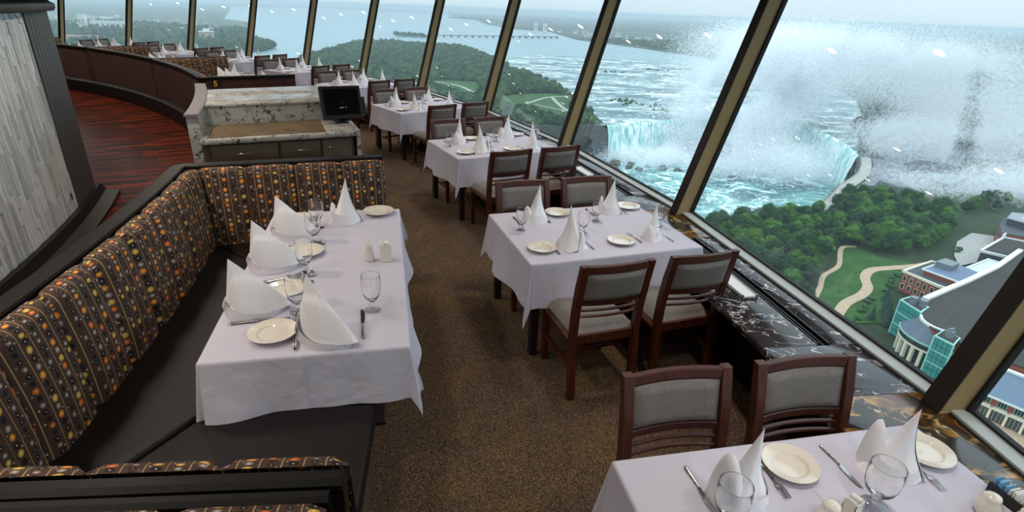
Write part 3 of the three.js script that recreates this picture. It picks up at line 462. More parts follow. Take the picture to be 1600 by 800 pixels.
// napkins folded to a point
function napkinProto(kind) {
  const t = new THREE.Group(), V = (x, y, z) => new THREE.Vector3(x, y, z);
  if (kind === 'sail') {
    const A = V(-0.088, 0.305, -0.012), loop = new THREE.CatmullRomCurve3([V(-0.128, 0.088, 0.0), V(-0.085, 0.05, 0.062), V(-0.01, 0.028, 0.088), V(0.08, 0.022, 0.078), V(0.165, 0.03, 0.04), V(0.10, 0.006, -0.03), V(0.0, 0.004, -0.06), V(-0.085, 0.02, -0.052)], true, 'centripetal');
    part('peak', gridGeo(64, 16, (u, v) => { const B = loop.getPoint(u % 1), p = B.clone().lerp(A, v), c = V(-0.01, p.y, 0).lerp(A, v * v), d = p.clone().sub(c).setY(0), l = d.length() || 1, k = 0.014 * Math.sin(v * Math.PI) * (p.z > 0.02 ? 1 : 0.0) + 0.004 * Math.sin(u * 40) * (1 - v) * v; return p.addScaledVector(d, k / l).toArray(); }), M.napkin, t);
    for (let c = 0; c < 3; c++) part('cuff', gridGeo(40, 5, (u, v) => { const th = lerp(3.65, 0.22, u), rx = 0.131 + 0.006 * c, rz = 0.095 + 0.006 * c, top = lerp(0.098, 0.03, smooth(0, 0.75, u)) - 0.013 * c * (1 - 0.5 * u), fl = 1 - 0.05 * (1 - v); return [-0.006 + Math.cos(th) * rx * fl, v * top, 0.004 + Math.sin(th) * rz * fl]; }), M.napkin, t);
    return t;
  }
  const h = 0.30, rx = 0.09, rz = 0.072;
  part('peak', gridGeo(64, 20, (u, v) => { const th = u * 2 * Math.PI * 1.17 - 0.7, k = (0.62 * Math.pow(1 - v, 1.0) + 0.38 * Math.pow(1 - v, 2.4)) * (1 + 0.13 * u * (1 - v * 0.6)), wob = 1 + 0.07 * Math.sin(v * 8 + 1) * (1 - v) + 0.10 * Math.sin(th * 3 + v * 3.2) * (1 - 0.5 * v) + 0.045 * Math.sin(th * 7 - v * 2) * (1 - v); return [Math.cos(th) * rx * k * wob + 0.024 * Math.pow(v, 1.5), h * v - 0.0 + 0.012 * (1 - v) * Math.max(0, Math.sin(th * 2)), Math.sin(th) * rz * k * wob + 0.008 * v]; }), M.napkin, t);
  const eh = kind === 'leaf' ? 0.205 : 0.135, ew = kind === 'leaf' ? 0.058 : 0.045; part('ear', gridGeo(24, 14, (u, v) => { const th = lerp(1.3, 4.5, u), k = Math.sqrt(Math.max(0, 1 - v * v)) * (1 - 0.25 * v); return [-0.045 + Math.cos(th) * ew * k - 0.02 * v, eh * v, -0.02 + Math.sin(th) * (ew + 0.007) * k]; }), M.napkin, t);
  part('cuff', gridGeo(36, 5, (u, v) => { const th = lerp(-0.4, 2.6, u), top = 0.03 + 0.055 * u, e = 1.13 - 0.10 * v; return [Math.cos(th) * rx * e, v * top, Math.sin(th) * rz * e]; }), M.napkin, t);
  return t;
}
function plateProto() { const t = new THREE.Group(); part('plate_body', lathe([[0, 0], [0.045, 0], [0.048, 0.004], [0.056, 0.007], [0.088, 0.019], [0.0905, 0.0208], [0.0895, 0.0222], [0.0865, 0.0208], [0.0625, 0.0158], [0.0585, 0.0145], [0.054, 0.0092], [0.0495, 0.0068], [0, 0.0062]], 48), M.china, t); return t; }
function goblet(h, rb) {
  const k = h / 0.17, y = (v) => v * k, f = rb * 0.86, prof = [[0, 0], [f - 0.001, 0], [f, y(0.002)], [f - 0.001, y(0.0045)], [f * 0.72, y(0.008)], [0.0135, y(0.014)], [0.0105, y(0.021)], [0.0165, y(0.028)], [0.0175, y(0.033)], [0.012, y(0.039)], [0.0135, y(0.045)], [rb * 0.52, y(0.055)], [rb * 0.82, y(0.074)], [rb * 0.97, y(0.1)], [rb, y(0.125)], [rb * 0.985, y(0.15)], [rb * 0.955, y(0.1695)], [rb * 0.945, y(0.1705)], [rb * 0.93, y(0.169)], [rb * 0.945, y(0.15)], [rb * 0.955, y(0.125)], [rb * 0.925, y(0.101)], [rb * 0.77, y(0.076)], [rb * 0.45, y(0.06)], [0, y(0.056)]];
  const t = new THREE.Group(); part('glass_body', lathe(prof, 40), M.glass, t); return t;
}
function cutleryShape(kind) {
  const t = new THREE.Group(), arch = (g, f) => { const p = g.attributes.position; for (let i = 0; i < p.count; i++) p.setY(i, p.getY(i) + f(p.getZ(i))); g.computeVertexNormals(); return g; };
  const blade = (outline, th) => { const s = new THREE.Shape(outline.map((q) => new THREE.Vector2(q[0], q[1]))); const g = new THREE.ExtrudeGeometry(s, { depth: th, bevelEnabled: true, bevelSize: 0.0008, bevelThickness: 0.0008, bevelSegments: 1, curveSegments: 4, steps: 1 }); g.rotateX(Math.PI / 2); g.translate(0, th + 0.0016, 0); return g; };
  // lies along z, handle end at +z
  const handle = gridGeo(10, 12, (u, v) => { const th = u * 2 * Math.PI, w = lerp(0.0042, 0.0095, Math.pow(v, 1.5)) * (v > 0.93 ? Math.sqrt(1 - ((v - 0.93) / 0.075) ** 2) : 1), hh = kind === 'knife' ? 0.004 : 0.0026; return [Math.cos(th) * w, 0.0045 + Math.sin(th) * hh, lerp(0.0, 0.105, v)]; });
  part('handle', arch(handle, (z) => (kind === 'fork' ? 0.004 * Math.sin(clamp(z / 0.105, 0, 1) * Math.PI * 0.9) : 0)), M.steel, t);
  if (kind === 'knife') part('blade', blade([[-0.0045, 0.002], [0.0055, 0.002], [0.009, -0.03], [0.0095, -0.075], [0.006, -0.105], [-0.002, -0.118], [-0.0055, -0.105], [-0.0055, -0.03]], 0.0016), M.steel, t);
  else {
    const head = [[-0.004, 0.004], [0.004, 0.004], [0.0045, -0.022], [0.0115, -0.036], [0.0125, -0.05], [-0.0125, -0.05], [-0.0115, -0.036], [-0.0045, -0.022]];
    part('head', arch(blade(head, 0.0015), (z) => 0.006 * smooth(0, 0.05, -z)), M.steel, t);
    for (let i = 0; i < 4; i++) part('tine', arch(bx(0.0034, 0.0022, 0.046, -0.0105 + i * 0.007, 0.002, -0.071), (z) => 0.006 * (1 - smooth(0.05, 0.1, -z)) + 0.001), M.steel, t);
  }
  return t;
}
function shakerProto(kind) {
  const t = new THREE.Group();
  if (kind === 'tall') { part('body', lathe([[0, 0], [0.024, 0], [0.027, 0.006], [0.0265, 0.03], [0.022, 0.055], [0.0185, 0.068], [0.0205, 0.078], [0.0215, 0.09], [0.018, 0.105], [0.009, 0.113], [0, 0.114]], 28), M.china, t); }
  else part('body', lathe([[0, 0], [0.026, 0], [0.034, 0.006], [0.039, 0.022], [0.037, 0.042], [0.030, 0.058], [0.0265, 0.066], [0.0275, 0.072], [0.024, 0.08], [0.012, 0.086], [0, 0.0872]], 32), M.china, t);
  const y = kind === 'tall' ? 0.1125 : 0.0855; for (let i = 0; i < 5; i++) { const h = new THREE.CylinderGeometry(0.0016, 0.0016, 0.003, 8); h.translate(Math.cos(i * 1.257) * 0.009, y - 0.001, Math.sin(i * 1.257) * 0.009); part('hole', h, M.black, t); }
  return t;
}
function caddyProto(kind) {
  const t = new THREE.Group(), r = rngOf(kind === 'long' ? 3 : 4);
  const L = kind === 'long' ? 0.19 : 0.062, W = 0.055, H = kind === 'long' ? 0.045 : 0.1, th = 0.004, tray = kind === 'long' ? M.black : M.china;
  part('tray', [bx(L, th, W, 0, 0, 0), bx(L, H, th, 0, 0, W / 2 - th / 2), bx(L, kind === 'long' ? H : H * 0.72, th, 0, 0, -W / 2 + th / 2), bx(th, H, W, L / 2 - th / 2, 0, 0), bx(th, H, W, -L / 2 + th / 2, 0, 0)], tray, t);
  const n = kind === 'long' ? 16 : 6; for (let i = 0; i < n; i++) { const x = lerp(-L / 2 + 0.012, L / 2 - 0.012, i / (n - 1)), g = bx(0.005, 0.058, 0.042, 0, 0, 0); g.rotateZ((r() - 0.5) * 0.45); g.translate(x, kind === 'long' ? 0.008 : H - 0.045, (r() - 0.5) * 0.006); part('sugar_packet', g, i < 4 && kind === 'long' ? M.paperBlue : M.paper, t); }
  return t;
}
const proto = { chair: chairProto(), sail: napkinProto('sail'), cone: napkinProto('cone'), leaf: napkinProto('leaf'), plate: plateProto(), goblet: goblet(0.17, 0.043), tallGoblet: goblet(0.215, 0.052), wideGoblet: goblet(0.185, 0.056), knife: cutleryShape('knife'), fork: cutleryShape('fork'), shaker: shakerProto('round'), tallShaker: shakerProto('tall'), caddy: caddyProto('long'), caddyTall: caddyProto('tall') };
function put(kind, name, label, category, group, at, turn = 0, scale = 1) { const o = proto[kind].clone(); o.name = numbered(name); o.position.set(...(at.isVector3 ? at.toArray() : at)); o.rotation.y = turn; if (scale !== 1) o.scale.setScalar(scale); scene.add(o); return tag(o, label, category, group); }
const TOP = 0.75, ORD = ['nearest', 'second', 'third', 'fourth', 'fifth', 'sixth', 'seventh', 'eighth', 'ninth', 'tenth'];
// window tables: [angle of the middle, turn beyond the radius, offset of near and far chair backs]
const WT = [[5.5, 6.5, null, 0.71], [13.42, 5.5, 0.99, 0.67], [21.6, 6.5, 1.08, 0.67], [30.1, 9, 1.15, 0.66], [38.6, 9.5, 1.15, 0.68], [47.0, 10, 1.15, 0.68], [55.3, 10, 1.15, 0.68], [63.5, 10, 1.1, 0.68], [71.6, 10, 1.1, 0.68]];
const TW = 0.66, TD = 1.0, clothL = clothGeo(-TW / 2, TW / 2, -TD / 2, TD / 2, 0.33, 0, 0.33, 0.33, 21, [['z', -0.02, 0.002]]), clothR = clothGeo(-TW / 2, TW / 2, -TD / 2, TD / 2, 0, 0.085, 0.33, 0.33, 22, [['z', 0.03, 0.002]]);
const sitesT2 = { nap: [[-0.36, -0.25], [0.33, -0.33], [-0.29, 0.30], [0.38, 0.27]], gl: [[-0.53, -0.10], [0.13, -0.16], [-0.09, 0.06], [0.57, 0.06]], pl: [[-0.51, 0.29], [0.11, 0.30], [-0.12, -0.38], [0.55, -0.40]], fork: [[-0.42, 0.30, 0], [0.25, 0.24, 0.05], [-0.26, -0.28, Math.PI], [0.46, -0.33, Math.PI]], knife: [[-0.15, 0.28, 0], [0.50, 0.28, 0], [-0.50, -0.28, Math.PI], [0.17, -0.34, Math.PI]] };
const sitesT1 = { nap: [[-0.29, -0.27], [0.35, -0.30]], gl: [[-0.40, -0.17], [0.16, -0.16]], pl: [[-0.02, -0.37], [0.56, -0.35]], fork: [[-0.12, -0.33, Math.PI], [0.47, -0.27, Math.PI]], knife: [[-0.41, -0.33, Math.PI], [0.18, -0.35, Math.PI]] };
const quad = ['far aisle-side', 'far window-side', 'near aisle-side', 'near window-side'];
WT.forEach(([a, skew, nearD, farD], i) => {
  const c = pos(i ? 20.54 : 20.645, a), turn = (a + skew) * R, ex = new THREE.Vector3(Math.cos(turn), 0, -Math.sin(turn)), ez = new THREE.Vector3(Math.sin(turn), 0, Math.cos(turn)), T = `the ${ORD[i]} window table`;
  const P = (x, z, y = 0) => c.clone().addScaledVector(ex, x).addScaledVector(ez, z).setY(y);
  ['aisle', 'window'].forEach((side, s) => {
    const t = thing('dining_table', `dark-legged dining table under the cloth, ${side} half of ${T}`, 'table', P((s ? 1 : -1) * (TW / 2 + 0.0004), 0), turn, 'window tables'); tableParts(t, TW, TD, TOP - 0.004);
    const cl = solo('tablecloth', s ? clothR : clothL, M.linen, `white tablecloth on the ${side} half of ${T}`, 'tablecloth', 'white window tablecloths', P((s ? 1 : -1) * (TW / 2 + 0.0004), 0, TOP), turn);
  });
  for (const [z, far] of [[nearD, 0], [-farD, 1]]) if (z) [-0.3, 0.3].forEach((x, s) => put('chair', 'dining_chair', `grey padded wooden chair, ${quad[(far ? 0 : 2) + s]} seat at ${T}`, 'chair', 'dining chairs at the window tables', P(x - 0.02, z - (far ? -0.262 : 0.262)), turn + (far ? Math.PI : 0)));
  const S = i ? sitesT2 : sitesT1, r = rngOf(100 + i), j = () => (i > 1 ? (r() - 0.5) * 0.04 : 0);
  S.nap.forEach(([x, z], k) => put(i ? 'cone' : 'leaf', 'napkin', `white napkin folded to a point, ${quad[k]} place at ${T}`, 'napkin', 'napkins on the window tables', P(x + j(), z + j(), TOP), turn + [0.3, -0.5, 2.6, 0.9][k] + (i > 1 ? r() : 0), i > 1 ? 0.92 + r() * 0.16 : [1.04, 1, 1.06, 0.92][k]));
  S.gl.forEach(([x, z], k) => put(i ? 'goblet' : 'wideGoblet', 'water_goblet', `clear stemmed water goblet, ${quad[k]} place at ${T}`, 'glass', 'goblets on the window tables', P(x + j(), z + j(), TOP), turn));
  S.pl.forEach(([x, z], k) => put('plate', 'side_plate', `round cream side plate, ${['near aisle-side', 'near window-side', 'far aisle-side', 'far window-side'][i ? k : k + 2]} place at ${T}`, 'plate', 'side plates on the window tables', P(x + j(), z + j(), TOP + 0.001), turn, 1.14));
  S.fork.forEach(([x, z, w], k) => put('fork', 'dinner_fork', `steel fork, ${['near aisle-side', 'near window-side', 'far aisle-side', 'far window-side'][i ? k : k + 2]} place at ${T}`, 'fork', 'forks on the window tables', P(x, z, TOP + 0.001), turn + w));
  S.knife.forEach(([x, z, w], k) => put('knife', 'dinner_knife', `steel knife, ${['near aisle-side', 'near window-side', 'far aisle-side', 'far window-side'][i ? k : k + 2]} place at ${T}`, 'knife', 'knives on the window tables', P(x, z, TOP + 0.001), turn + w));
  if (i === 0) {
    put('shaker', 'salt_shaker', 'round white shaker beside the packet holder by the window', 'shaker', null, P(0.53, -0.07, TOP), turn); put('shaker', 'pepper_shaker', 'round white shaker at the bottom edge right of the goblet', 'shaker', null, P(0.59, 0.01, TOP), turn + 1); put('shaker', 'salt_shaker', 'round white shaker at the bottom edge between two goblets', 'shaker', null, P(-0.05, -0.13, TOP), turn + 2);
    put('caddy', 'packet_holder', 'long black holder of sugar packets beside the window ledge', 'sugar holder', null, P(0.66, -0.06, TOP), turn - Math.PI / 2 + 0.05); put('caddyTall', 'packet_holder', 'small holder of packets left of the wide goblet', 'sugar holder', null, P(0.04, -0.135, TOP), turn + 0.3, 0.8);
    put('goblet', 'water_goblet', 'clear goblet at the bottom right corner beside the packets', 'glass', null, P(0.63, 0.10, TOP), turn);
  }
});
// booth tables
const BT = [[12.28, 'the near booth table', 1.0], [42.0, 'the booth table behind partition 5', 0], [53.9, 'the second far booth table', 0], [65.8, 'the farthest booth table', 0]];
const boothCloth = clothGeo(-0.475, 0.475, -1.03, 1.03, 0.24, 0.28, 0.22, 0.3, 33, [['x', -0.02, 0.0035]]);
BT.forEach(([a, T], i) => {
  const c = pos(18.62, a), skew = i ? 3 : 0.5, turn = (a + skew) * R, ex = new THREE.Vector3(Math.cos(turn), 0, -Math.sin(turn)), ez = new THREE.Vector3(Math.sin(turn), 0, Math.cos(turn)), P = (x, z, y = 0) => c.clone().addScaledVector(ex, x).addScaledVector(ez, z).setY(y);
  const t = thing('booth_table', `long dark-legged table under the cloth at ${T}`, 'table', P(0, 0), turn, 'booth tables');
  part('tabletop', bx(0.94, 0.03, 2.05, 0, TOP - 0.034, 0, 0.004, 1), M.darkLeg, t); for (const z of [-0.5, 0.5]) { part('pedestal', lathe([[0.045, 0.03], [0.045, TOP - 0.034]], 16).translate(0, 0, z), M.darkLeg, t); part('pedestal_foot', bx(0.42, 0.03, 0.42, 0.12, 0, z, 0.01), M.darkLeg, t); }
  solo('tablecloth', boothCloth, M.linen, `white tablecloth draped over ${T}`, 'tablecloth', 'white booth tablecloths', P(0, 0, TOP), turn);
  const seats = ['near wall-side', 'middle wall-side', 'far wall-side', 'far end', 'near end'], r = rngOf(300 + i), j = () => (i ? (r() - 0.5) * 0.04 : 0);
  [[-0.31, 0.57, 0.3], [-0.31, 0.0, 0.3], [-0.27, -0.53, 0.25], [0.07, -0.78, 0.2], [0.09, 0.90, -0.45]].forEach(([x, z, w], k) => put(k === 3 ? 'cone' : 'sail', 'napkin', `white folded napkin standing up, ${seats[k]} place at ${T}`, 'napkin', 'napkins on the booth tables', P(x + j(), z + j(), TOP), turn + w, [1.06, 1.06, 1.0, 1.16, 1.1][k] * (i ? 0.9 : 1)));
  [[-0.09, 0.62], [-0.11, 0.12], [-0.11, -0.37], [0.30, 0.65], [-0.12, -0.66]].forEach(([x, z], k) => put('tallGoblet', 'water_goblet', `clear stemmed goblet, ${['near wall-side', 'middle wall-side', 'far wall-side', 'near aisle-side', 'far end'][k]} place at ${T}`, 'glass', 'goblets on the booth tables', P(x + j(), z + j(), TOP), turn));
  [[-0.18, 0.84], [-0.19, 0.38], [-0.15, -0.18], [0.32, -0.93], [-0.30, -0.80]].forEach(([x, z], k) => put('plate', 'side_plate', `round cream side plate, ${['near end', 'near wall-side', 'middle wall-side', 'far aisle corner', 'far wall corner'][k]} of ${T}`, 'plate', 'side plates on the booth tables', P(x, z, TOP + 0.003), turn, 1.33));
  [[-0.28, 0.69, -1.5], [0.25, 0.80, 0.05], [-0.2, 0.2, -1.35], [-0.2, -0.33, -1.3]].forEach(([x, z, w], k) => put('knife', 'dinner_knife', `steel knife, ${['near wall-side', 'near aisle-side', 'middle wall-side', 'far wall-side'][k]} place at ${T}`, 'knife', 'knives on the booth tables', P(x, z, TOP + 0.003), turn + w, 1.35));
  [[-0.075, 0.83, 0.1], [-0.2, 0.28, -1.5], [-0.18, -0.27, -1.2]].forEach(([x, z, w], k) => put('fork', 'dinner_fork', `steel fork, ${['near end', 'middle wall-side', 'far wall-side'][k]} place at ${T}`, 'fork', 'forks on the booth tables', P(x, z, TOP + 0.003), turn + w, 1.6));
  put('tallShaker', 'salt_shaker', `tall white shaker in the middle of ${T}`, 'shaker', 'shakers on the booth tables', P(0.27, -0.02, TOP + 0.001), turn, 1.15); put('caddyTall', 'packet_holder', `square white packet holder in the middle of ${T}`, 'sugar holder', 'packet holders on the booth tables', P(0.375, -0.01, TOP + 0.001), turn, 1.15);
});
// white trays on the ledge
{
  const tray = (a, w, label) => { const t = thing('ledge_tray', label, 'tray', pos(21.30, a, SILL + 0.001), (a + w) * R, 'white trays on the ledge'); part('base', bx(0.105, 0.016, 0.36, 0, 0.008, 0, 0.004), M.white, t); for (const x of [-0.05, 0.05]) part('rim', bx(0.01, 0.022, 0.37, x, 0.008, 0, 0.004), M.frameGrey, t); for (const x of [-0.05, 0.05]) for (const z of [-0.18, 0.18]) part('peg', lathe([[0, 0], [0.008, 0], [0.008, 0.028], [0.005, 0.034], [0, 0.035]], 10).translate(x, 0, z), M.steel, t); };
  tray(11.15, 0, 'white pegged tray on the dark ledge beside the second window table'); tray(18.9, 0, 'white pegged tray on the ledge beside the third window table');
}

// ------------------------------------------------------------------ the land and the river far below the tower
const GND = -150, RIM = -152, RIVER = -155, POOL = -205;
{
  const n = noise2(71), n2 = noise2(72), g1 = (W, H, f, rep) => tex(W, H, f, true, rep);
  M.grass = std({ map: g1(512, 512, (u, v) => { const a = fbm(n, u * 8, v * 8, 8, 4), b = fbm(n2, u * 60, v * 60, 60, 2); return mix3(hex(0x19390a), hex(0x396518), clamp(a * 0.9 + b * 0.5 - 0.25, 0, 1)); }, [1 / 40, 1 / 40]), roughness: 1 });
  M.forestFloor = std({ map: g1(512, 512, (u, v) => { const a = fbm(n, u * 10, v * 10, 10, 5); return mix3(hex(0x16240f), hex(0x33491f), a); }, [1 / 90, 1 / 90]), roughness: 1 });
  M.farLand = std({ map: g1(1024, 1024, (u, v) => { const a = fbm(n, u * 14, v * 14, 14, 5), b = fbm(n2, u * 40, v * 40, 40, 3), fld = smooth(0.56, 0.62, fbm(n2, u * 9, v * 9, 9, 3)); return mix3(mix3(hex(0x1c2b1e), hex(0x38492f), a), mix3(hex(0x6d7a52), hex(0x8a8775), b), fld * 0.45); }, [1 / 2600, 1 / 2600]), roughness: 1 });
  M.townLand = std({ map: g1(1024, 1024, (u, v) => { const a = fbm(n, u * 20, v * 20, 20, 4), b = fbm(n2, u * 50, v * 50, 50, 3), street = Math.min(Math.abs(((u * 16) % 1) - 0.5), Math.abs(((v * 16) % 1) - 0.5)) > 0.46 ? 0.5 : 0; return mix3(mix3(hex(0x22331f), hex(0x4c5a3c), a), hex(0x9a958a), clamp(smooth(0.58, 0.66, b) + street * 0, 0, 1) * 0.7); }, [1 / 1500, 1 / 1500]), roughness: 1 });
  M.pavement = std({ map: g1(256, 256, (u, v) => { const a = fbm(n, u * 20, v * 20, 20, 3); return mix3(hex(0x8b8781), hex(0xb5b1aa), a); }, [1 / 12, 1 / 12]), roughness: 0.9 });
  M.road = std({ color: 0x73767a, roughness: 0.9 });
  M.pathStone = std({ map: g1(256, 256, (u, v) => { const a = fbm(n, u * 16, v * 16, 16, 3); return mix3(hex(0x9a7f66), hex(0xc4ab90), a); }, [1 / 10, 1 / 10]), roughness: 0.9 });
  const foam = (u, v, sx, sy, th) => { const w = fbm(n2, u * 6, v * 6, 6, 3) - 0.5, r = 1 - Math.abs(2 * fbm(n, u * sx + w * 1.5, v * sy + w * 1.5, 64, 4) - 1); return smooth(th, th + 0.14, r); };
  M.river = std({ map: g1(1024, 1024, (u, v) => { const a = fbm(n, u * 8, v * 20, 8, 4); return mix3(hex(0x5f7f86), hex(0x86a3a8), a); }, [1 / 900, 1 / 900]), roughness: 0.32 });
  M.rapids = std({ map: g1(1024, 1024, (u, v) => { const a = fbm(n, u * 9, v * 18, 9, 4), f = foam(u, v, 8, 26, 0.78) * smooth(0.40, 0.56, fbm(n2, u * 5, v * 9, 5, 3)), f2 = foam(u + 0.37, v + 0.21, 24, 60, 0.80) * smooth(0.42, 0.56, fbm(n, u * 7, v * 12, 7, 2)); return mix3(mix3(hex(0x2a474e), hex(0x5b8a8c), a), hex(0xeaf2f0), clamp(f + 0.75 * f2, 0, 1)); }, [1 / 420, 1 / 420]), roughness: 0.4,
    bumpMap: tex(512, 512, (u, v) => { const k = fbm(n, u * 20, v * 40, 20, 4); return [k, k, k]; }, false, [1 / 120, 1 / 120]), bumpScale: 3 });
  M.pool = std({ map: g1(1024, 1024, (u, v) => { const a = fbm(n, u * 6, v * 6, 6, 4), f = foam(u, v, 10, 14, 0.80) * smooth(0.38, 0.6, fbm(n2, u * 5, v * 5, 5, 3)), f2 = foam(u + 0.31, v + 0.13, 30, 34, 0.82); return mix3(mix3(hex(0x27555a), hex(0x66a39e), smooth(0.3, 0.7, a)), hex(0xe6f6f2), clamp(0.8 * f + 0.55 * f2, 0, 1)); }, [1 / 260, 1 / 260]), roughness: 0.4,
    bumpMap: tex(512, 512, (u, v) => { const k = fbm(n, u * 20, v * 20, 20, 5); return [k, k, k]; }, false, [1 / 60, 1 / 60]), bumpScale: 2.5 });
  M.falls = std({ map: g1(1024, 512, (u, v) => { const a = fbm(n, u * 60, v * 3, 60, 4), b = fbm(n2, u * 160, v * 8, 160, 3), c = fbm(n, u * 14, v * 2, 14, 2); return mix3(hex(0x79bdb6), hex(0xf2f8f6), clamp(smooth(0.32, 0.66, a) * 0.7 + smooth(0.4, 0.65, b) * 0.4 + (c - 0.5) * 0.9, 0, 1)); }, [1 / 160, 1 / 50]), roughness: 0.6, side: THREE.DoubleSide });
  M.rock = std({ map: g1(512, 512, (u, v) => { const a = fbm(n, u * 12, v * 30, 12, 5), b = fbm(n2, u * 6, v * 6, 6, 3); return mix3(mix3(hex(0x2a2823), hex(0x6d675c), a), hex(0x39482a), smooth(0.52, 0.66, b) * 0.7); }, [1 / 60, 1 / 60]), roughness: 1, side: THREE.DoubleSide });
  M.mist = phys({ color: new THREE.Color(0.97, 0.985, 1), transparent: true, opacity: 0.29, roughness: 1, transmission: 0.5, thickness: 0, side: THREE.DoubleSide });
  M.mistThin = phys({ color: new THREE.Color(0.97, 0.985, 1), transparent: true, opacity: 0.11, roughness: 1, transmission: 0.5, thickness: 0, side: THREE.DoubleSide });
  M.bark = std({ color: 0x3a2e22, roughness: 1 });
  M.leafTones = [0x2c5016, 0x385e19, 0x1f4018, 0x476e20, 0x1c3b1f].map((c) => std({ color: c, roughness: 1, side: THREE.DoubleSide }));
  M.shrubTone = std({ color: 0x2f5330, roughness: 1 });
  M.spruceTone = std({ color: 0x1f3d30, roughness: 1, side: THREE.DoubleSide });
  M.brick = std({ map: g1(256, 256, (u, v) => { const a = fbm(n, u * 40, v * 40, 40, 2); return mix3(hex(0x7a3b2c), hex(0xa3543c), a); }, [1 / 6, 1 / 6]), roughness: 0.9 });
  M.roofGravel = std({ map: g1(512, 512, (u, v) => { const a = fbm(n, u * 6, v * 6, 6, 4), b = fbm(n2, u * 90, v * 90, 90, 2); return mix3(hex(0x262320), hex(0x45403c), clamp(0.6 * a + 0.5 * b - 0.05, 0, 1)); }, [1 / 30, 1 / 30]), roughness: 1 });
  M.roofBlue = std({ color: 0x5d6f85, roughness: 0.6 }); M.roofSlate = std({ color: 0x3d4249, roughness: 0.7 }); M.roofWhite = std({ color: 0xc6d3d4, roughness: 0.6 });
  M.trimLight = std({ color: 0xd8dcd6, roughness: 0.7 }); M.trimTeal = std({ color: 0x9fd3c6, roughness: 0.5 }); M.tealGlass = phys({ color: 0x3f8f88, roughness: 0.08, clearcoat: 1, clearcoatRoughness: 0.03 }); M.darkGlass = phys({ color: 0x1b2c2f, roughness: 0.08, clearcoat: 1 }); M.creamStone = std({ color: 0xd8cfb6, roughness: 0.9 }); M.greyMetal = std({ color: 0x6d7478, roughness: 0.5 }); M.paleWall = std({ color: 0xd9d8d2, roughness: 0.9 }); M.tanWall = std({ color: 0xb59f86, roughness: 0.9 }); M.redRoof = std({ color: 0x9b6d5c, roughness: 0.9 }); M.greyRoof = std({ color: 0x8b8f92, roughness: 0.9 });
}
const crest = [[137, -862], [160, -876], [190, -893], [215, -908], [240, -925], [272, -952], [300, -985], [325, -1012], [350, -1030], [380, -1043], [410, -1048], [435, -1035], [455, -1010], [468, -965], [475, -918], [475, -880], [473, -848], [467, -800], [457, -760], [448, -733], [440, -711]];
const rimCanada = [[431, -697], [408, -655], [383, -615], [360, -588], [333, -559], [315, -535], [297, -512], [275, -488], [253, -473], [221, -462], [188, -448], [154, -430], [124, -410], [60, -372], [0, -345], [-100, -330], [-400, -345]];
const rimUS = [[-400, -790], [-200, -800], [-60, -806], [-7, -815], [40, -826], [67, -815], [93, -840], [119, -858]];
const gorge = [...crest, ...rimCanada, ...rimUS];
const canadaShore = [[440, -711], [470, -770], [520, -860], [610, -1000], [760, -1300], [880, -1700], [840, -2100], [752, -2549], [612, -3034], [344, -3689], [243, -4879], [-77, -5322], [-350, -6400], [-700, -9000], [-1400, -12000], [-1762, -14586]];
const usShore = [[-3363, -14844], [-6166, -18569], [-6460, -13445], [-4200, -8700], [-2457, -4968], [-2027, -4481], [-1500, -3300], [-1180, -2600], [-960, -2250], [-860, -1950], [-900, -1700], [-880, -1300], [-700, -1000], [-400, -800]];
struct('ground_far', new THREE.CircleGeometry(38000, 96).rotateX(-Math.PI / 2).translate(0, -207, 0), M.farLand, 'hazy wooded land out to the horizon', 'land'); scene.children[scene.children.length - 1].geometry = metreUV(scene.children[scene.children.length - 1].geometry);
struct('ground_river', flatPoly([...crest, ...canadaShore, ...usShore, [-200, -800], [-60, -806], [-7, -815], [40, -826], [67, -815], [93, -840], [119, -858]], RIVER), M.river, 'broad pale blue upper river', 'river');
struct('ground_rapids', flatPoly([...crest, [470, -770], [520, -860], [610, -1000], [760, -1300], [860, -1700], [740, -2000], [420, -2150], [100, -2300], [-60, -2000], [30, -1560], [75, -1300], [110, -1150], [120, -950]], RIVER + 0.4), M.rapids, 'white-streaked rapids above the falls', 'river');
struct('ground_pool', flatPoly([[-420, -300], [600, -300], [600, -1100], [-420, -1100]], POOL), M.pool, 'teal foaming pool below the falls', 'river');
const landMass = (name, pts, y, m, label) => { const g = flatPoly(pts, y); return struct(name, g, m, label, 'land'); };
landMass('ground_canada', [...rimCanada.slice().reverse(), [440, -711], ...canadaShore.slice(1), [4000, -18000], [14000, -16000], [14000, 3000], [-3000, 3000], [-3000, -345]], RIM, M.farLand, 'wooded land on the near side of the river');
landMass('ground_goat_island', [...rimUS.slice(1), [133, -870], [128, -930], [112, -1000], [115, -1150], [92, -1264], [66, -1373], [36, -1532], [-15, -1640], [-110, -2090], [-250, -2540], [-418, -2580], [-620, -2730], [-700, -2560], [-680, -2084], [-640, -1700], [-520, -1200], [-330, -930]], RIM, M.forestFloor, 'wooded island between the river channels');
landMass('ground_us', [...usShore.slice(1, 13), [-3000, -1000], [-20000, -6000], [-24000, -19000]], RIM, M.townLand, 'hazy town land across the river');
const wallStrip = (pts, y0, y1, bulge, seed, rows = 8) => { const r = noise2(seed), P = pathOf(pts), fine = cut(P, 0, P[P.length - 1].s, 7); return gridGeo(fine.length - 1, rows, (u, v, i, j) => { const q = fine[i], k = fbm(r, q.s / 18, v * 5, 64, 3) - 0.5, off = bulge * (1 - v) * (1 - v) + k * (v > 0 && v < 1 ? 7 : 0); return [q.x + q.nx * off, lerp(y0, y1, v), q.z + q.nz * off]; }, (u, v) => [u * P[P.length - 1].s, v * (y1 - y0)]); };
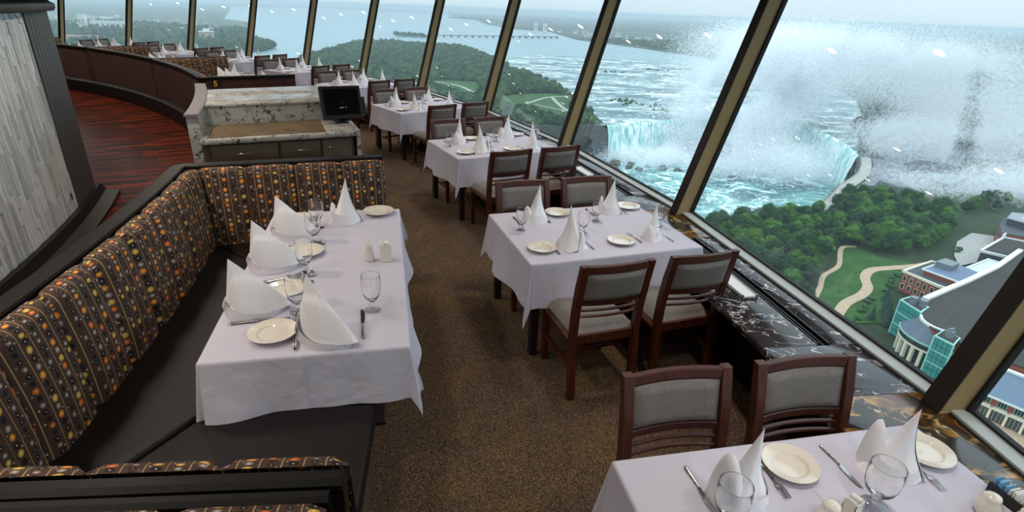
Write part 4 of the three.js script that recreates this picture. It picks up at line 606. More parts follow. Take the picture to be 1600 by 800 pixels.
struct('ground_cliff', wallStrip(rimUS, POOL - 2, RIM, -45, 5, 12), M.rock, 'rocky cliff and scree under the wooded island', 'cliff');
struct('ground_cliff_002', wallStrip(rimCanada, POOL - 2, RIM, -10, 6), M.rock, 'rocky gorge wall below the promenade', 'cliff');
{ // the falls: a sheet along the crest
  const P = pathOf(crest), fine = cut(P, 0, P[P.length - 1].s, 2.2), nn = noise2(15), tot = P[P.length - 1].s, c = { x: 0, z: 0 }; for (const q of crest) { c.x += q[0] / crest.length; c.z += q[1] / crest.length; }
  const inw = fine.map((q) => { const s = (q.nx * (300 - q.x) + q.nz * (-780 - q.z)) > 0 ? 1 : -1; return [q.nx * s, q.nz * s]; });
  const g = gridGeo(fine.length - 1, 22, (u, v, i) => { const q = fine[i], k = (fbm(nn, q.s / 5, v * 1.6, 256, 3) - 0.5) * 4 * smooth(0, 0.3, v), out = 7 * Math.pow(v, 0.5) + 4 * v + k; return [q.x + inw[i][0] * out, RIVER + 0.5 - 50.5 * Math.pow(v, 1.35), q.z + inw[i][1] * out]; }, (u, v) => [u * tot, v * 50]);
  solo('waterfall', g, M.falls, 'long curved curtain of white and teal water falling into mist', 'waterfall');
}
// boulders under the left end of the falls
{ const r = rngOf(8); [[150, -822, 8], [166, -800, 5], [144, -788, 6], [172, -822, 5], [128, -806, 7], [180, -797, 4], [196, -812, 4], [218, -806, 6], [238, -798, 4]].forEach(([x, z, s], i) => { const g = new THREE.IcosahedronGeometry(s, 2), p = g.attributes.position, n = noise2(40 + i); for (let k = 0; k < p.count; k++) { const f = 0.75 + 0.5 * n(p.getX(k) / s * 2 + 5, p.getY(k) / s * 2 + p.getZ(k) / s + 9); p.setXYZ(k, p.getX(k) * f * 1.5, p.getY(k) * f * 0.8, p.getZ(k) * f); } g.computeVertexNormals(); solo('boulder', metreUV(g, 1), M.rock, 'dark wet boulder in the foam below the left falls', 'rock', 'boulders below the falls', [x, POOL + s * 0.2, z], r() * 6); }); }
// low wooded islets in the rapids
const isletSpots = [[285, -1690, 40, 9], [430, -1815, 30, 7], [520, -1880, 26, 10], [205, -1125, 22, 9], [262, -1018, 30, 8], [235, -1080, 34, 9]];
// promenade, road, wall
const offsetLine = (pts, d) => pathOf(pts).map((q) => { const s = d; return [q.x + q.nx * s, q.z + q.nz * s]; });
{
  const line = rimCanada.slice(0, 15), side = (() => { const q = pathOf(line)[4]; return (q.nx * (330 - q.x) + q.nz * (-400 - q.z)) > 0 ? 1 : -1; })(), A = offsetLine(line, side * 1), B = offsetLine(line, side * 13), Cc = offsetLine(line, side * 15), D = offsetLine(line, side * 26);
  struct('ground_promenade', flatPoly([...A, ...B.slice().reverse()], RIM + 0.5), M.pavement, 'pale promenade along the gorge rim', 'path');
  struct('ground_road', flatPoly([...Cc, ...D.slice().reverse()], RIM + 0.35), M.road, 'grey road behind the promenade', 'road');
  const w = thing('parapet_wall', 'low stone parapet with posts along the gorge rim', 'wall', [297, RIM, -512]), P = pathOf(offsetLine(line, side * 1.5)), o = w.position;
  part('wall', centre(sweep(P, rect(-0.4, 0.4, RIM, RIM + 1.4)), o), M.creamStone, w);
  const tot = P[P.length - 1].s; for (let s = 3; s < tot; s += 7) { const q = alongPath(P, s), m = part('post', bx(1, 2.2, 1, 0, 0, 0), M.rock, w); m.position.set(q.x - o.x, 0, q.z - o.z); }
}
// plaza by the river bend with its long low building
struct('ground_plaza', flatPoly([[385, -600], [430, -660], [520, -760], [640, -760], [690, -600], [560, -540], [450, -540], [400, -560]], RIM + 0.2), M.road, 'grey forecourt and roads at the river bend', 'road');
solo('lawn_plot', flatPoly([[574, -713], [603, -707], [570, -665], [538, -666]], RIM + 0.6), M.grass, 'four-sided lawn beside the forecourt, seen through mist', 'lawn');
{
  const t = thing('visitor_building', 'long low dark building with flat roofs at the river bend', 'building', [465, RIM, -590]), L = (p) => p.map(([x, z]) => [x - 465, z + 590]);
  part('lower_block', polyPlate(L([[431, -585], [439, -553], [476, -579], [470, -600]]), 0, 7), M.roofSlate, t); part('lower_roof', polyPlate(L([[429, -587], [438, -550], [479, -578], [472, -602]]), 7, 8), M.greyMetal, t);
  part('upper_block', polyPlate(L([[436, -598], [468, -606], [500, -618], [470, -640], [440, -620]]), 0, 10), M.greyMetal, t); part('upper_roof', polyPlate(L([[434, -598], [468, -603], [504, -618], [470, -643], [437, -622]]), 10, 11), M.roofSlate, t);
  for (let i = 0; i < 6; i++) { const m = part('window', bx(4, 3, 0.3, 0, 0, 0), M.darkGlass, t); const k = i / 5; m.position.set(lerp(441, 473, k) - 465, 2, lerp(-553.6, -576.6, k) + 590 + 0.3); m.rotation.y = Math.atan2(23, 32); }
}
// near park: lawns, path, courtyard
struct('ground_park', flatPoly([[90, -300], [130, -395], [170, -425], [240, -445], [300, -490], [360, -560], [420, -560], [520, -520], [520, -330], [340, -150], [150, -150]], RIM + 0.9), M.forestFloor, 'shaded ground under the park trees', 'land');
solo('park_lawn', flatPoly([[178, -293], [194, -314], [206, -330], [224, -350], [243, -384], [254, -386], [262, -368], [283, -358], [300, -366], [300, -340], [262, -318], [240, -318], [226, -296], [208, -272], [180, -270]], GND - 0.6), M.grass, 'bright green lawn with a curving path below the window', 'lawn');
solo('park_lawn', flatPoly([[322, -372], [345, -392], [372, -384], [350, -366]], GND - 0.5), M.grass, 'small courtyard lawn between the brick buildings', 'lawn');
{
  const mid = [[187, -280], [199.8, -294.5], [217, -307.3], [226, -318], [232.2, -332], [243.7, -344.3], [261, -349.4], [281, -354.3], [300, -362]], c = new THREE.CatmullRomCurve3(mid.map(([x, z]) => new THREE.Vector3(x, 0, z))).getPoints(60).map((v) => [v.x, v.z]), L = offsetLine(c, 3), Rr = offsetLine(c, -3);
  solo('garden_path', flatPoly([...L, ...Rr.slice().reverse()], GND - 0.4), M.pathStone, 'curving tan paved path across the lawn', 'path');
  const c2 = new THREE.CatmullRomCurve3([[174, -286], [186, -303], [194, -314.4], [205, -331.9], [223.2, -348.6], [245.8, -384.5], [256, -386]].map(([x, z]) => new THREE.Vector3(x, 0, z))).getPoints(40).map((v) => [v.x, v.z]);
  solo('garden_path', flatPoly([...offsetLine(c2, 1.6), ...offsetLine(c2, -1.6).reverse()], GND - 0.35), M.pathStone, 'narrow path along the edge of the trees', 'path');
  solo('courtyard', flatPoly([[312, -357], [322, -376], [345, -405], [372, -426], [392, -418], [364, -394], [338, -368]], GND - 0.3), M.pavement, 'grey paved courtyard beside the park trees', 'courtyard');
}
// ------------------------------------------------------------------ trees
function blob(r, cx, cy, cz, s, det, g0, seed) { const g = new THREE.IcosahedronGeometry(s, det), p = g.attributes.position, n = noise2(seed); for (let k = 0; k < p.count; k++) { const x = p.getX(k), y = p.getY(k), z = p.getZ(k), f = 0.78 + 0.44 * n(x / s * 2.6 + 7, y / s * 2.6 + z / s * 1.7 + 3); p.setXYZ(k, x * f + cx, y * f * 0.85 + cy, z * f + cz); } g.computeVertexNormals(); return plain(g); }
function crownGeo(seed, lumps, tufts, size) {                                // a crown of leaf sprays round an inner mass; about 11 m across, y = 0 at the ground
  const r = rngOf(seed), P = [], N = [];
  const addG = (g) => { const p = g.attributes.position.array, n = g.attributes.normal.array; for (let i = 0; i < p.length; i++) { P.push(p[i]); N.push(n[i]); } };
  addG(blob(r, 0, 6.6, 0, 3.9, 1, 0, seed));
  for (let i = 0; i < lumps; i++) {
    const th = i * 2.4 + r(), k = Math.sqrt((i + 0.5) / lumps), up = 1 - k * k * 0.8, x = Math.cos(th) * 4.3 * k, z = Math.sin(th) * 4.3 * k, y = 5 + 6.2 * up * (0.75 + 0.4 * r()), s = 1.6 + 1.2 * r();
    addG(blob(r, x, y, z, s * 0.8, 0, 0, seed * 31 + i));
    for (let q = 0; q < tufts; q++) {
      const a = r() * 6.28, b = Math.acos(2 * r() - 1), d = s * (0.72 + 0.5 * r()), dx = Math.sin(b) * Math.cos(a), dy = Math.cos(b), dz = Math.sin(b) * Math.sin(a), e = size * (0.7 + 0.7 * r());
      const px = x + d * dx, py = y + d * dy * 0.85, pz = z + d * dz, v = []; for (let m = 0; m < 3; m++) v.push(new THREE.Vector3(px + (r() - 0.5) * 2 * e, py + (r() - 0.5) * 1.2 * e, pz + (r() - 0.5) * 2 * e));
      const n = v[1].clone().sub(v[0]).cross(v[2].clone().sub(v[0])).normalize(); for (const w of v) { P.push(w.x, w.y, w.z); N.push(n.x, n.y, n.z); }
    }
  }
  const g = new THREE.BufferGeometry(); g.setAttribute('position', new THREE.Float32BufferAttribute(P, 3)); g.setAttribute('normal', new THREE.Float32BufferAttribute(N, 3)); return g;
}
const crowns = [1, 2, 3].map((s) => crownGeo(s, 20, 110, 0.52)), trunk = new THREE.CylinderGeometry(0.22, 0.45, 6.5, 8).translate(0, 3.25, 0);
const treeProtos = []; for (let a = 0; a < 3; a++) for (let b = 0; b < 5; b++) { const t = new THREE.Group(); part('trunk', trunk, M.bark, t); part('crown', crowns[a], M.leafTones[b], t); treeProtos.push(t); }
const spruce = (() => { const t = new THREE.Group(), parts = [], r = rngOf(4); for (let i = 0; i < 9; i++) { const y = 1 + i * 1.15, w = 3.3 * (1 - i / 9.6); const g = new THREE.ConeGeometry(w, 2.4, 14, 2, true), p = g.attributes.position; for (let k = 0; k < p.count; k++) { const f = 1 + 0.35 * (r() - 0.5); p.setXYZ(k, p.getX(k) * f, p.getY(k) + y + 1.2 - 0.3 * r(), p.getZ(k) * f); } g.computeVertexNormals(); parts.push(plain(g)); } part('trunk', trunk, M.bark, t); part('crown', mergeGeometries(parts), M.spruceTone, t); return t; })();
function inside(pts, x, z) { let c = false; for (let i = 0, j = pts.length - 1; i < pts.length; j = i++) if ((pts[i][1] > z) !== (pts[j][1] > z) && x < (pts[j][0] - pts[i][0]) * (z - pts[i][1]) / (pts[j][1] - pts[i][1]) + pts[i][0]) c = !c; return c; }
function scatter(poly, gap, seed, skip = []) { const r = rngOf(seed), xs = poly.map((p) => p[0]), zs = poly.map((p) => p[1]), out = []; for (let z = Math.min(...zs); z < Math.max(...zs); z += gap) for (let x = Math.min(...xs); x < Math.max(...xs); x += gap) { const px = x + (r() - 0.5) * gap * 0.9, pz = z + (r() - 0.5) * gap * 0.9; if (inside(poly, px, pz) && !skip.some((s) => inside(s, px, pz))) out.push([px, pz, r()]); } return out; }
let treeCount = 0;
function tree(x, y, z, k, s, label, group) { const o = treeProtos[k % 15].clone(); o.name = numbered('park_tree'); o.position.set(x, y, z); o.rotation.y = k * 1.7; o.scale.set(s, s * (0.9 + 0.2 * ((k * 7) % 5) / 5), s); scene.add(o); tag(o, label, 'tree', group); treeCount++; }
{
  const wood = [[150, -418], [166, -385], [172, -345], [178, -312], [190, -318], [202, -336], [220, -356], [236, -384], [252, -390], [266, -372], [290, -374], [318, -388], [342, -414], [366, -440], [384, -470], [372, -500], [345, -520], [312, -505], [280, -470], [246, -452], [200, -438]];
  const wood2 = [[178, -312], [172, -345], [150, -400], [118, -380], [110, -330], [150, -270], [176, -284]], r = rngOf(77), pts = [...scatter(wood2, 10.4, 81), ...scatter(wood, 9.5, 61)];
  for (const [x, z, q] of pts) { const k = Math.floor(r() * 15), zone = z > -330 ? 'beside the narrow path nearest the window' : x < 215 && z < -400 ? 'on the gorge side of the park wood' : z < -450 ? 'on the promenade side of the park wood' : x > 300 ? 'beside the paved courtyard' : x > 235 && z > -400 ? 'at the top of the lawn' : 'in the middle of the park wood', size = 0.85 + 0.45 * r(); tree(x, GND - 1.5, z, k, size, `${size > 1.1 ? 'large' : 'small'} ${['mid-green', 'fresh green', 'dark green', 'light green', 'deep green'][k % 5]} tree ${zone}`, 'trees of the park wood'); }
  for (const [x, z, s] of [[405, -478, 1], [418, -488, 1.1], [430, -497, 1.1], [443, -505, 1.2], [456, -512, 1], [468, -514, 1], [440, -490, 0.9]]) tree(x, GND - 1.5, z, Math.floor(r() * 15), s, 'green tree in the misty row right of the park wood', 'trees of the misty row');
  [[204, -276], [209, -270], [216, -283], [222, -292], [226, -299], [213, -276]].forEach(([x, z], i) => { const o = spruce.clone(); o.name = numbered('spruce_tree'); o.position.set(x, GND - 1, z); o.scale.setScalar(0.8 + 0.12 * (i % 3)); scene.add(o); tag(o, 'dark spruce tree beside the turquoise glass stair tower', 'tree', 'spruces by the glass tower'); });
  // shrubs along the path
  const rs = rngOf(5), sh = [0, 1, 2].map((i) => mergeGeometries([blob(rs, 0, 1, 0, 1.5, 1, 0, i + 3), blob(rs, 1.6, 0.9, 0.5, 1.2, 1, 0, i + 9), blob(rs, -1.4, 0.8, 0.7, 1.2, 1, 0, i + 17)]));
  [[203, -285], [208, -290], [213, -296], [218, -300], [250, -332], [256, -336], [262, -338], [245, -326], [240, -320], [256, -328], [330, -383], [335, -388], [234, -312], [190, -272], [196, -276]].forEach(([x, z], i) => solo('garden_shrub', sh[i % 3], M.shrubTone, 'rounded dark shrub beside the garden path', 'shrub', 'shrubs along the garden path', [x, GND - 0.4, z], i));
}
{ // the wooded island, the far woods: beyond counting, one object each
  const lowCrown = crownGeo(9, 9, 26, 0.95); lowCrown.translate(0, -2.5, 0);
  const lawns = [[[-31, -1112], [53, -1181], [110, -1150], [95, -1010], [131, -880], [70, -880], [-5, -960], [-25, -997]], [[-203, -1288], [-177, -1333], [-95, -1322], [-61, -1104], [-109, -1091], [-156, -1171]]];
  solo('island_lawn', flatPoly(lawns[0], RIM + 0.3), M.grass, 'green lawn on the wooded island beside the falls', 'lawn'); solo('island_clearing', flatPoly(lawns[1], RIM + 0.3), M.grass, 'green clearing among the trees of the island', 'lawn');
  const strip = (pts, w, label) => { const c = new THREE.CatmullRomCurve3(pts.map(([x, z]) => new THREE.Vector3(x, 0, z))).getPoints(30).map((v) => [v.x, v.z]); solo('island_path', flatPoly([...offsetLine(c, w), ...offsetLine(c, -w).reverse()], RIM + 0.7), M.pavement, label, 'path'); };
  strip([[-9, -965], [24, -1045], [63, -1120], [100, -1140]], 3.5, 'pale path crossing the island lawn'); strip([[66, -1120], [73, -1042], [84, -973], [120, -900]], 3.5, 'pale path along the island lawn towards the falls'); strip([[30, -1020], [60, -985], [84, -960]], 2.5, 'short pale path in the middle of the island lawn'); strip([[-190, -1300], [-130, -1240], [-80, -1120]], 4, 'pale road through the island clearing');
  const isl = [[-330, -940], [-60, -820], [-7, -822], [40, -834], [67, -825], [93, -848], [122, -865], [126, -930], [108, -1000], [110, -1150], [88, -1264], [62, -1373], [30, -1532], [-22, -1640], [-116, -2090], [-256, -2530], [-418, -2560], [-610, -2710], [-690, -2560], [-670, -2084], [-630, -1700], [-510, -1200]];
  const r = rngOf(90), near = [], rest = []; for (const p of scatter(isl, 9.5, 62, lawns)) (p[1] > -1150 && p[0] > -90 && near.length < 18 && r() < 0.3 ? near : rest).push(p);
  const lawnTrees = [[20, -985], [45, -1010], [10, -1020], [60, -1060], [30, -1080], [80, -930], [70, -905], [95, -960], [0, -1060], [50, -1150], [90, -1120]];
  for (const [x, z] of near) tree(x, RIM, z, Math.floor(r() * 15), 0.9 + 0.4 * r(), 'green tree at the near edge of the wooded island', 'trees at the edge of the island');
  const woods = (name, list, y, label, big) => { const m = new THREE.InstancedMesh(lowCrown, std({ color: 0xffffff, roughness: 1, side: THREE.DoubleSide }), list.length), d = new THREE.Object3D(), c = new THREE.Color(), tone = [[0.025, 0.066, 0.016], [0.045, 0.10, 0.024], [0.014, 0.038, 0.014], [0.075, 0.145, 0.04]]; list.forEach(([x, z, q], i) => { const s = (0.62 + 0.95 * Math.pow(r(), 2)) * big; d.position.set(x, y, z); d.rotation.y = q * 6.3; d.scale.set(s, s * (0.8 + 0.35 * r()), s); d.updateMatrix(); m.setMatrixAt(i, d.matrix); const t = tone[Math.floor(r() * 4)]; m.setColorAt(i, c.setRGB(...t)); }); m.name = name; m.userData = { kind: 'stuff', label, category: 'trees' }; m.castShadow = m.receiveShadow = true; scene.add(m); };
  woods('island_woods', rest, RIM, 'dense green woods covering the river island', 1.05);
  const islets = []; for (const [x, z, s, h] of isletSpots) for (let i = 0; i < 26; i++) { const a = r() * 6.3, k = Math.sqrt(r()); islets.push([x + Math.cos(a) * s * k * 1.2, z + Math.sin(a) * s * k * 0.6, r()]); }
  woods('islet_bushes', islets, RIVER - 3.5, 'dark bushes on the small islets in the rapids', 0.55);
  const far = [...scatter([[520, -900], [640, -1030], [780, -1310], [890, -1700], [1500, -1700], [1500, -800], [900, -560], [690, -590], [640, -770]], 17, 70), ...scatter([[520, -880], [640, -1010], [790, -1310], [905, -1700], [865, -2110], [775, -2560], [640, -3040], [370, -3700], [1200, -3700], [1700, -2200], [1300, -1200], [800, -860]], 30, 63), ...scatter([[-880, -1350], [-890, -1700], [-850, -1950], [-950, -2250], [-1170, -2600], [-1490, -3300], [-2500, -3600], [-2600, -1900], [-1500, -1100]], 26, 64), ...scatter([[-700, -3260], [-510, -3200], [-500, -3290], [-690, -3380]], 16, 65), ...scatter([[-1130, -9300], [-300, -7900], [-250, -8100], [-1100, -9700]], 42, 66), ...scatter([[-900, -1960], [-860, -1960], [-880, -2140], [-960, -2240]], 9, 67)];
  woods('far_woods', far, RIM, 'hazy blue-green woods on the far river banks', 1.5);
}
// ------------------------------------------------------------------ buildings
function facadeWindows(t, a, b, y0, cols, rows, ww, wh, gapy, frame, glass) {      // windows on the wall from a to b ([x, z] in the thing's axes); outside is to the left of a->b
  const dx = b[0] - a[0], dz = b[1] - a[1], l = Math.hypot(dx, dz), nx = dz / l, nz = -dx / l, turn = Math.atan2(-dz, dx);
  for (let j = 0; j < rows; j++) for (let i = 0; i < cols; i++) { const k = (i + 0.5) / cols, w = part('window', [bx(ww, wh, 0.3, 0, 0, 0)], frame, t); w.position.set(a[0] + dx * k + nx * 0.12, y0 + j * gapy, a[1] + dz * k + nz * 0.12); w.rotation.y = turn; part('glazing', bx(ww * 0.78, wh * 0.84, 0.4, 0, wh * 0.08, 0), glass, w); }
}
{ // large grey-roofed hall with two turquoise stair towers and a round bay
  const o = [215, GND, -240], t = thing('exhibition_hall', 'large hall with gravel roof, round bay and white roof edge', 'building', o), L = (p) => p.map(([x, z]) => [x - o[0], z - o[2]]);
  const foot = [[213, -254], [219, -263], [260, -288], [294, -310], [332, -339], [366, -312], [390, -250], [330, -170], [250, -165], [224, -200], [207, -219], [209, -226], [203, -232], [204, -244]];
  part('walls', polyPlate(L(foot), 0, 18.6), M.brick, t); part('roof', polyPlate(L(foot), 18.6, 19.4), M.roofGravel, t);
  const P = pathOf(L(foot.slice(1, 5))); part('roof_edge', sweep(P, rect(-1.5, 1.2, 19.4, 20.8)), M.trimLight, t);
  const BR = 17.5, arc = []; for (let i = 0; i <= 16; i++) { const a = lerp(140, 238, i / 16) * R; arc.push([214 + Math.cos(a) * BR, -239 - Math.sin(a) * BR]); }
  const bay = [...arc, [216, -228], [216, -250]];
  part('bay_wall', polyPlate(L(arc.map(([x, z]) => [x + 3.5, z]).concat([[218, -228], [218, -250]])), 0, 10), M.darkGlass, t); part('bay_band', polyPlate(L(bay), 8.2, 9.2), M.creamStone, t);
  // ribbon windows and piers
  for (let i = 0; i < 16; i++) { const a = lerp(150, 230, (i + 0.5) / 16) * R, m = part('window', bx(2.1, 2.9, 0.5, 0, 0, 0), M.darkGlass, t); m.position.set(214 + Math.cos(a) * (BR - 0.4) - o[0], 9.3, -239 - Math.sin(a) * (BR - 0.4) - o[2]); m.rotation.y = a + Math.PI / 2; }
  for (let i = 0; i < 6; i++) { const a = lerp(154, 226, i / 5) * R, m = part('pier', bx(1.5, 8.2, 1.5, 0, 0, 0), M.creamStone, t); m.position.set(214 + Math.cos(a) * (BR - 0.8) - o[0], 0, -239 - Math.sin(a) * (BR - 0.8) - o[2]); m.rotation.y = a; }
  const roofA = arc.map(([x, z]) => [x - 0.6, z]); part('bay_roof', gridGeo(16, 3, (u, v, i) => { const a = lerp(140, 238, u) * R, rr = lerp(BR + 0.6, 10.5, v); return [214 + Math.cos(a) * rr - o[0], lerp(12.4, 18.9, v), -239 - Math.sin(a) * rr - o[2]]; }), std({ color: 0x4c5a66, roughness: 0.6, side: THREE.DoubleSide }), t);
  const rim = pathOf(L(arc)); part('bay_eave', sweep(rim, rect(-0.9, 0.5, 11.9, 12.7)), M.trimTeal, t); const rim2 = pathOf(L(Array.from({ length: 17 }, (_, i) => { const a = lerp(140, 238, i / 16) * R; return [214 + Math.cos(a) * 10.6, -239 - Math.sin(a) * 10.6]; }))); part('bay_deck', polyPlate([...rim2.map((q) => [q.x, q.z])], 18.6, 19.3), M.roofGravel, t); part('bay_upper_edge', sweep(rim2, rect(-0.5, 0.6, 18.6, 19.9)), M.trimLight, t);
  for (const [x, z] of [[214, -256.5], [217, -253.5]]) part('roof_vent', new THREE.CylinderGeometry(1.9, 1.9, 3.6, 18).translate(x - o[0] - 5.5, 22.2, z - o[2] - 0.5), M.greyMetal, t);
  part('roof_vent', [new THREE.CylinderGeometry(1.7, 1.7, 3.4, 18).translate(204 - o[0], 22.0, -224 - o[2]), new THREE.CylinderGeometry(0.7, 0.7, 1.2, 10).translate(203.4 - o[0], 24.3, -224 - o[2]), new THREE.CylinderGeometry(0.7, 0.7, 1.2, 10).translate(204.9 - o[0], 24.3, -224.5 - o[2])], M.greyMetal, t);
}
const glassTower = (poly, h, label) => {
  const cx = poly.reduce((s, p) => s + p[0], 0) / 4, cz = poly.reduce((s, p) => s + p[1], 0) / 4, t = thing('glass_stair_tower', label, 'tower', [cx, GND, cz]), L = poly.map(([x, z]) => [x - cx, z - cz]);
  part('core', polyPlate(L.map(([x, z]) => [x * 0.93, z * 0.93]), 0, h - 0.4), M.darkGlass, t); part('roof', polyPlate(L, h - 0.5, h + 0.2), M.trimTeal, t); part('roof_deck', polyPlate(L.map(([x, z]) => [x * 0.86, z * 0.86]), h + 0.2, h + 0.4), M.roofGravel, t);
  for (let e = 0; e < 4; e++) {
    const a = L[e], b = L[(e + 1) % 4], dx = b[0] - a[0], dz = b[1] - a[1], l = Math.hypot(dx, dz), turn = Math.atan2(-dz, dx), cols = 4, rows = 6;
    for (let j = 0; j < rows; j++) for (let i = 0; i < cols; i++) { const m = part('pane', bx(l / cols - 0.28, h / rows - 0.35, 0.12, 0, 0, 0), M.tealGlass, t); m.position.set(a[0] * 0.97 + dx * 0.97 * (i + 0.5) / cols, j * (h - 0.5) / rows + 0.15, a[1] * 0.97 + dz * 0.97 * (i + 0.5) / cols); m.rotation.y = turn; }
    part('corner_post', bx(0.5, h, 0.5, a[0], 0, a[1]), M.trimTeal, t);
    for (const j of [2, 4]) { const m = part('floor_band', bx(l, 0.35, 0.3, 0, 0, 0), M.trimTeal, t); m.position.set(a[0] + dx / 2, j * (h - 0.5) / rows - 0.1, a[1] + dz / 2); m.rotation.y = turn; }
  }
  return t;
};
glassTower([[205, -261.4], [206.8, -247.5], [215, -254], [213.9, -266]], 20, 'turquoise glass stair tower left of the round bay');
glassTower([[198.5, -225.4], [201.8, -217.3], [209.5, -224], [207, -231.4]], 20, 'turquoise glass stair tower right of the round bay, beside the window post');
{ // brick block in front of the courtyard
  const o = [262, GND, -306], t = thing('brick_house', 'red brick building with cream window frames and blue inner roof', 'building', o), L = (p) => p.map(([x, z]) => [x - o[0], z - o[2]]);
  const fp = [[242, -314], [271, -331], [284, -312], [256, -287], [250, -295]];
  part('walls', polyPlate(L(fp), 0, 12.2), M.brick, t); part('roof', polyPlate(L(fp), 12.2, 12.8), M.roofSlate, t); part('parapet', sweep(pathOf(L([[256, -287], [250, -295], [242, -314], [271, -331], [284, -312]])), rect(-0.9, 0.6, 12.2, 13.6)), M.creamStone, t);
  part('attic', polyPlate(L([[252, -311], [277, -326], [284, -306], [262, -293]]), 12.8, 15.6), M.brick, t); part('attic_roof', polyPlate(L([[251, -311.5], [277.5, -327], [285, -306], [262, -292]]), 15.6, 16.1), M.roofBlue, t); part('attic_edge', sweep(pathOf(L([[262, -292], [251, -311.5], [277.5, -327]])), rect(-0.5, 0.5, 15.6, 16.4)), M.trimLight, t);
  part('plant_room', polyPlate(L([[261, -316], [271, -322], [275, -315], [266, -309]]), 16.1, 19.6), M.greyMetal, t);
  facadeWindows(t, [250 - o[0], -295 - o[2]], [242 - o[0], -314 - o[2]], 2.2, 5, 2, 2.2, 3.6, 5, M.creamStone, M.darkGlass); facadeWindows(t, [256 - o[0], -287 - o[2]], [250 - o[0], -295 - o[2]], 2.2, 2, 2, 2.2, 3.6, 5, M.creamStone, M.darkGlass);
}
{
  const o = [300, GND, -325], t = thing('white_roof_wing', 'low wing with a broad white roof beside the courtyard lawn', 'building', o), L = (p) => p.map(([x, z]) => [x - o[0], z - o[2]]), fp = [[285, -321], [313, -338], [322, -326], [292, -309]];
  part('walls', polyPlate(L(fp), 0, 12.3), M.darkGlass, t); part('roof', polyPlate(L(fp), 12.3, 13), M.roofWhite, t); part('roof_edge', sweep(pathOf(L([...fp, fp[0]])), rect(-0.7, 0.5, 12.2, 13.7)), M.trimLight, t);
  const o2 = [362, GND, -378], s = thing('terrace_building', 'dark stepped building with a white-edged roof terrace and orange chairs', 'building', o2), L2 = (p) => p.map(([x, z]) => [x - o2[0], z - o2[2]]), fq = [[322, -356], [360, -384], [385, -366], [350, -330]];
  part('walls', polyPlate(L2(fq), 0, 11), M.roofSlate, s); part('roof', polyPlate(L2(fq), 11, 11.7), M.roofGravel, s); part('roof_edge', sweep(pathOf(L2([...fq, fq[0]])), rect(-0.8, 0.6, 11, 12.6)), M.trimLight, s); facadeWindows(s, [322 - o2[0], -356 - o2[2]], [360 - o2[0], -384 - o2[2]], 5.5, 10, 1, 3, 3, 4, M.trimLight, M.darkGlass);
  const r = rngOf(2); for (let i = 0; i < 7; i++) { const q = [352 + r() * 16 - o2[0], -366 + r() * 12 - o2[2]]; part('roof_parasol', new THREE.ConeGeometry(1.3, 0.7, 8).translate(q[0], 14, q[1]), std({ color: 0xd98b4a, roughness: 0.9 }), s); }
  for (const q of [[356, -381], [359, -383]]) part('vent_pipe', new THREE.CylinderGeometry(0.6, 0.6, 4, 10).translate(q[0] - o2[0], 14, q[1] - o2[2]), M.white, s);
  const o3 = [412, GND, -410], u = thing('slate_building', 'slate and brick building at the right edge below the mist', 'building', o3), L3 = (p) => p.map(([x, z]) => [x - o3[0], z - o3[2]]), fr = [[380, -414], [398, -431], [440, -420], [450, -385], [400, -370], [366, -394]];
  part('walls', polyPlate(L3(fr), 0, 11.5), M.brick, u); part('roof', polyPlate(L3(fr), 11.5, 12.3), M.roofSlate, u); part('upper_block', polyPlate(L3([[384, -413], [399, -426], [435, -416], [440, -390], [402, -380]]), 12.3, 17), M.roofSlate, u); part('upper_roof', polyPlate(L3([[383, -413], [399, -428], [437, -417], [442, -389], [402, -378]]), 17, 17.8), M.greyRoof, u);
  facadeWindows(u, [366 - o3[0], -394 - o3[2]], [380 - o3[0], -414 - o3[2]], 3, 4, 2, 3.4, 3, 4.4, M.greyMetal, M.darkGlass);
}
